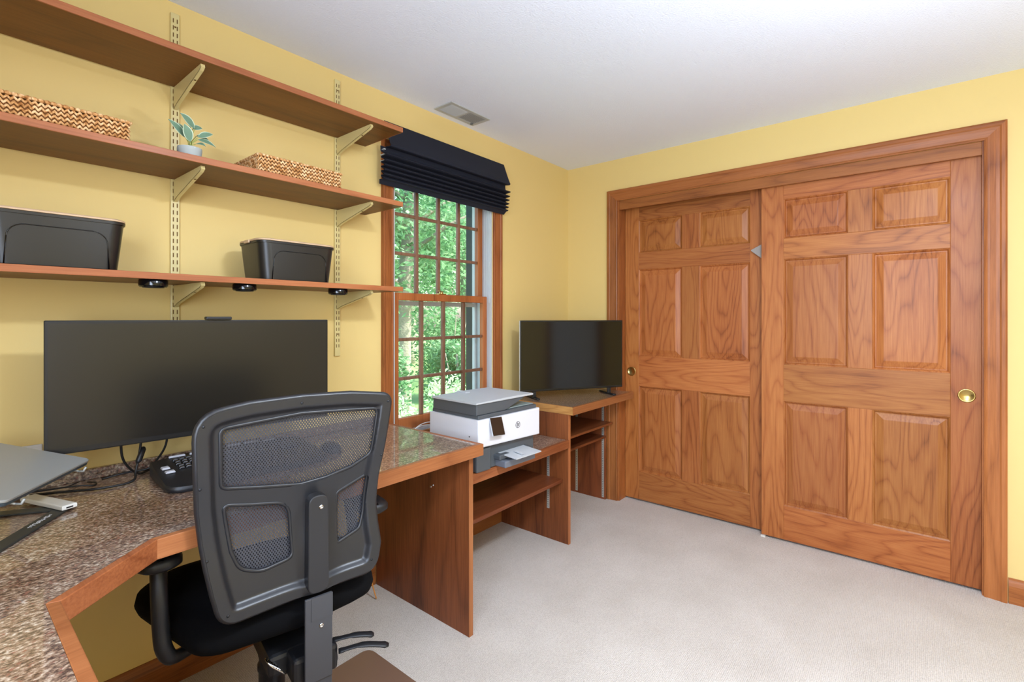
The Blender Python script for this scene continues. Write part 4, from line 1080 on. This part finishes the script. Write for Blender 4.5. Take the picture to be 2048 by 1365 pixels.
for k in range(5):
    an = R(72 * k + 118); dr = Vector((math.cos(an), math.sin(an), 0))
    lg_ = obj('leg', MB().tube([bc + dr * .03 + Vector((0, 0, .112)), bc + dr * .16 + Vector((0, 0, .10)), bc + dr * .30 + Vector((0, 0, .075))], [.026, .022, .016], 10, flat=.75), 'blk', ch)
    cc = bc + dr * .305; cs = MB()
    side = Vector((-dr.y, dr.x, 0))
    for s_ in (-1, 1):
        mt = Matrix.Translation(cc + side * (.014 * s_) + Vector((0, 0, .0305))) @ Matrix.Rotation(math.atan2(side.y, side.x), 4, 'Z') @ Matrix.Rotation(R(90), 4, 'Y')
        cs.lathe([(0, -.009), (.022, -.009), (.0262, -.006), (.0262, .006), (.022, .009), (0, .009)], mtx=mt, n=20)
    cs.tube([cc + Vector((0, 0, .03)), cc + Vector((0, 0, .07))], .006, 8)
    obj('caster', cs, 'blk', lg_)

# ------------------------------------------------------------------ outside: lawn, bushes, trees
GZ = -.55
struct('ground', MB().box(-6, 40, .16, 45, GZ - .2, GZ), 'grass')
def leaves(n, c, r, size, seed, shell=.55, blobs=14):
    """thousands of leaf quads clustered in blobs within an ellipsoid, faces random"""
    rnd = random.Random(seed); m = bmesh.new()
    bl_ = []
    for _ in range(blobs):
        while True:
            v = Vector((rnd.uniform(-1, 1), rnd.uniform(-1, 1), rnd.uniform(-1, 1)))
            if v.length < 1: break
        bl_.append((v * .75, rnd.uniform(.28, .5)))
    for _ in range(n):
        o_, rr = rnd.choice(bl_)
        v = Vector((rnd.gauss(0, 1), rnd.gauss(0, 1), rnd.gauss(0, 1))).normalized() * (shell + (1 - shell) * rnd.random()) * rr + o_
        p = Vector((c[0] + v.x * r[0], c[1] + v.y * r[1], c[2] + v.z * r[2]))
        u = Vector((rnd.gauss(0, 1), rnd.gauss(0, 1), rnd.gauss(0, .6))).normalized(); w = u.cross(Vector((rnd.gauss(0, 1), rnd.gauss(0, 1), rnd.gauss(0, 1)))).normalized()
        s_ = size * rnd.uniform(.6, 1.3)
        m.faces.new([m.verts.new(p - u * s_), m.verts.new(p + w * s_ * .45), m.verts.new(p + u * s_), m.verts.new(p - w * s_ * .45)])
    x = MB(); x.bm.free(); x.bm = m; return x
def tree_master(h, cr, seed, n=11000, size=.062):
    t = thing('tree', (0, 0, 0), 'tree', 'tree', 'trees outside the window', local=True)
    rnd = random.Random(seed)
    tr_ = [(0, 0, -.05), (rnd.uniform(-.1, .1), 0, h * .3), (rnd.uniform(-.2, .2), rnd.uniform(-.2, .2), h * .6), (rnd.uniform(-.3, .3), 0, h * .9)]
    mb = MB().tube(smoothp(tr_, 4), [.17] * 5 + [.13] * 4 + [.08] * 3 + [.04], 10)
    for k in range(6):
        an = rnd.uniform(0, 6.28); z = h * rnd.uniform(.35, .7)
        mb.tube([(0, 0, z), (math.cos(an) * cr * .4, math.sin(an) * cr * .4, z + h * .1), (math.cos(an) * cr * .75, math.sin(an) * cr * .75, z + h * .16)], [.05, .035, .015], 6)
    obj('trunk', mb, 'bark', t)
    obj('crown', leaves(n, (0, 0, h * .62), (cr, cr, h * .42), size, seed, .5, 22), 'leaf1', t)
    return t
def copy_thing(o, loc, rz, label, sc_=1):
    r_ = o.copy(); COL.objects.link(r_); r_.location = loc; r_.rotation_euler = (0, 0, rz); r_.scale = (sc_,) * 3; r_['label'] = label
    for c in o.children: d = c.copy(); COL.objects.link(d); d.parent = r_
    return r_
def outpos(px_, fwd):   # place by bearing from the room
    r_ = (px_ - 1024) / 981 * fwd; return (.6334 * r_ + .7738 * fwd, -.7738 * r_ + .6334 * fwd - 2.055)
TA = tree_master(6.5, 2.1, 11); TB = tree_master(7.5, 2.4, 23, 13000)
spots = [(806, 9.2, 'A', 1.0, 'nearest tree, its pale trunk showing in the left panes'), (935, 14.2, 'B', 1., 'tall leafy tree behind the middle and right panes of the window'),
         (820, 19.8, 'A', 1.35, 'far tree seen between the pale trunk and the tall leafy tree'), (900, 27, 'B', 1.5, 'farthest and tallest tree outside'),
         (520, 14.5, 'B', 1.0, 'leafy tree hidden past the left side of the window'), (1420, 12.5, 'A', 1.05, 'leafy tree hidden past the right side of the window')]
used = set()
for px_, fw, k, s_, lab in spots:
    src = TA if k == 'A' else TB; x, y = outpos(px_, fw)
    if k not in used:
        used.add(k); src.location = (x, y, GZ); src.rotation_euler = (0, 0, px_ * .7); src.scale = (s_,) * 3; src['label'] = lab
    else: copy_thing(src, (x, y, GZ), px_ * .7, lab, s_)
def shrub(px_, fw, h, r_, seed, label, n=2600, mname='leaf1', size=.05):
    x, y = outpos(px_, fw)
    t = thing('shrub', (x, y, GZ), label, 'shrub', 'shrubs outside the window', local=True)
    st_ = MB(); rnd = random.Random(seed)
    for k in range(5):
        an = rnd.uniform(0, 6.28); st_.tube([(0, 0, -.03), (math.cos(an) * r_ * .4, math.sin(an) * r_ * .4, h * .7)], [.02, .008], 6)
    obj('stems', st_, 'bark', t)
    obj('foliage', leaves(n, (0, 0, h * .52), (r_, r_, h * .5), size, seed, .55, 16), mname, t)
shrub(775, 4.6, 1.22, .56, 5, 'pale flowering bush below the left panes of the window', 6000, 'leaf2', .026)
shrub(1020, 4.9, 1.22, .60, 6, 'pale flowering bush behind the printer', 6000, 'leaf2', .026)
shrub(890, 5.9, 1.25, .50, 8, 'pale bush behind and between the two nearer flowering bushes', 5000, 'leaf2', .028)
shrub(745, 7.0, 1.9, .60, 9, 'dark green shrub behind the pale bushes on the left', 5000, 'leaf1', .038)
shrub(925, 7.3, 1.9, .66, 10, 'dark green shrub behind the pale bushes, in the right panes', 6500, 'leaf1', .038)
shrub(1110, 7.3, 1.9, .62, 12, 'dark green shrub hidden past the right side of the window', 4000, 'leaf1', .042)
shrub(900, 11.2, 2.7, 1.0, 13, 'broad far shrub between the nearest tree and the tall leafy tree', 6500, 'leaf1', .05)
shrub(690, 11.8, 2.5, .95, 14, 'broad far shrub behind the pale trunk on the left', 6500, 'leaf1', .06)
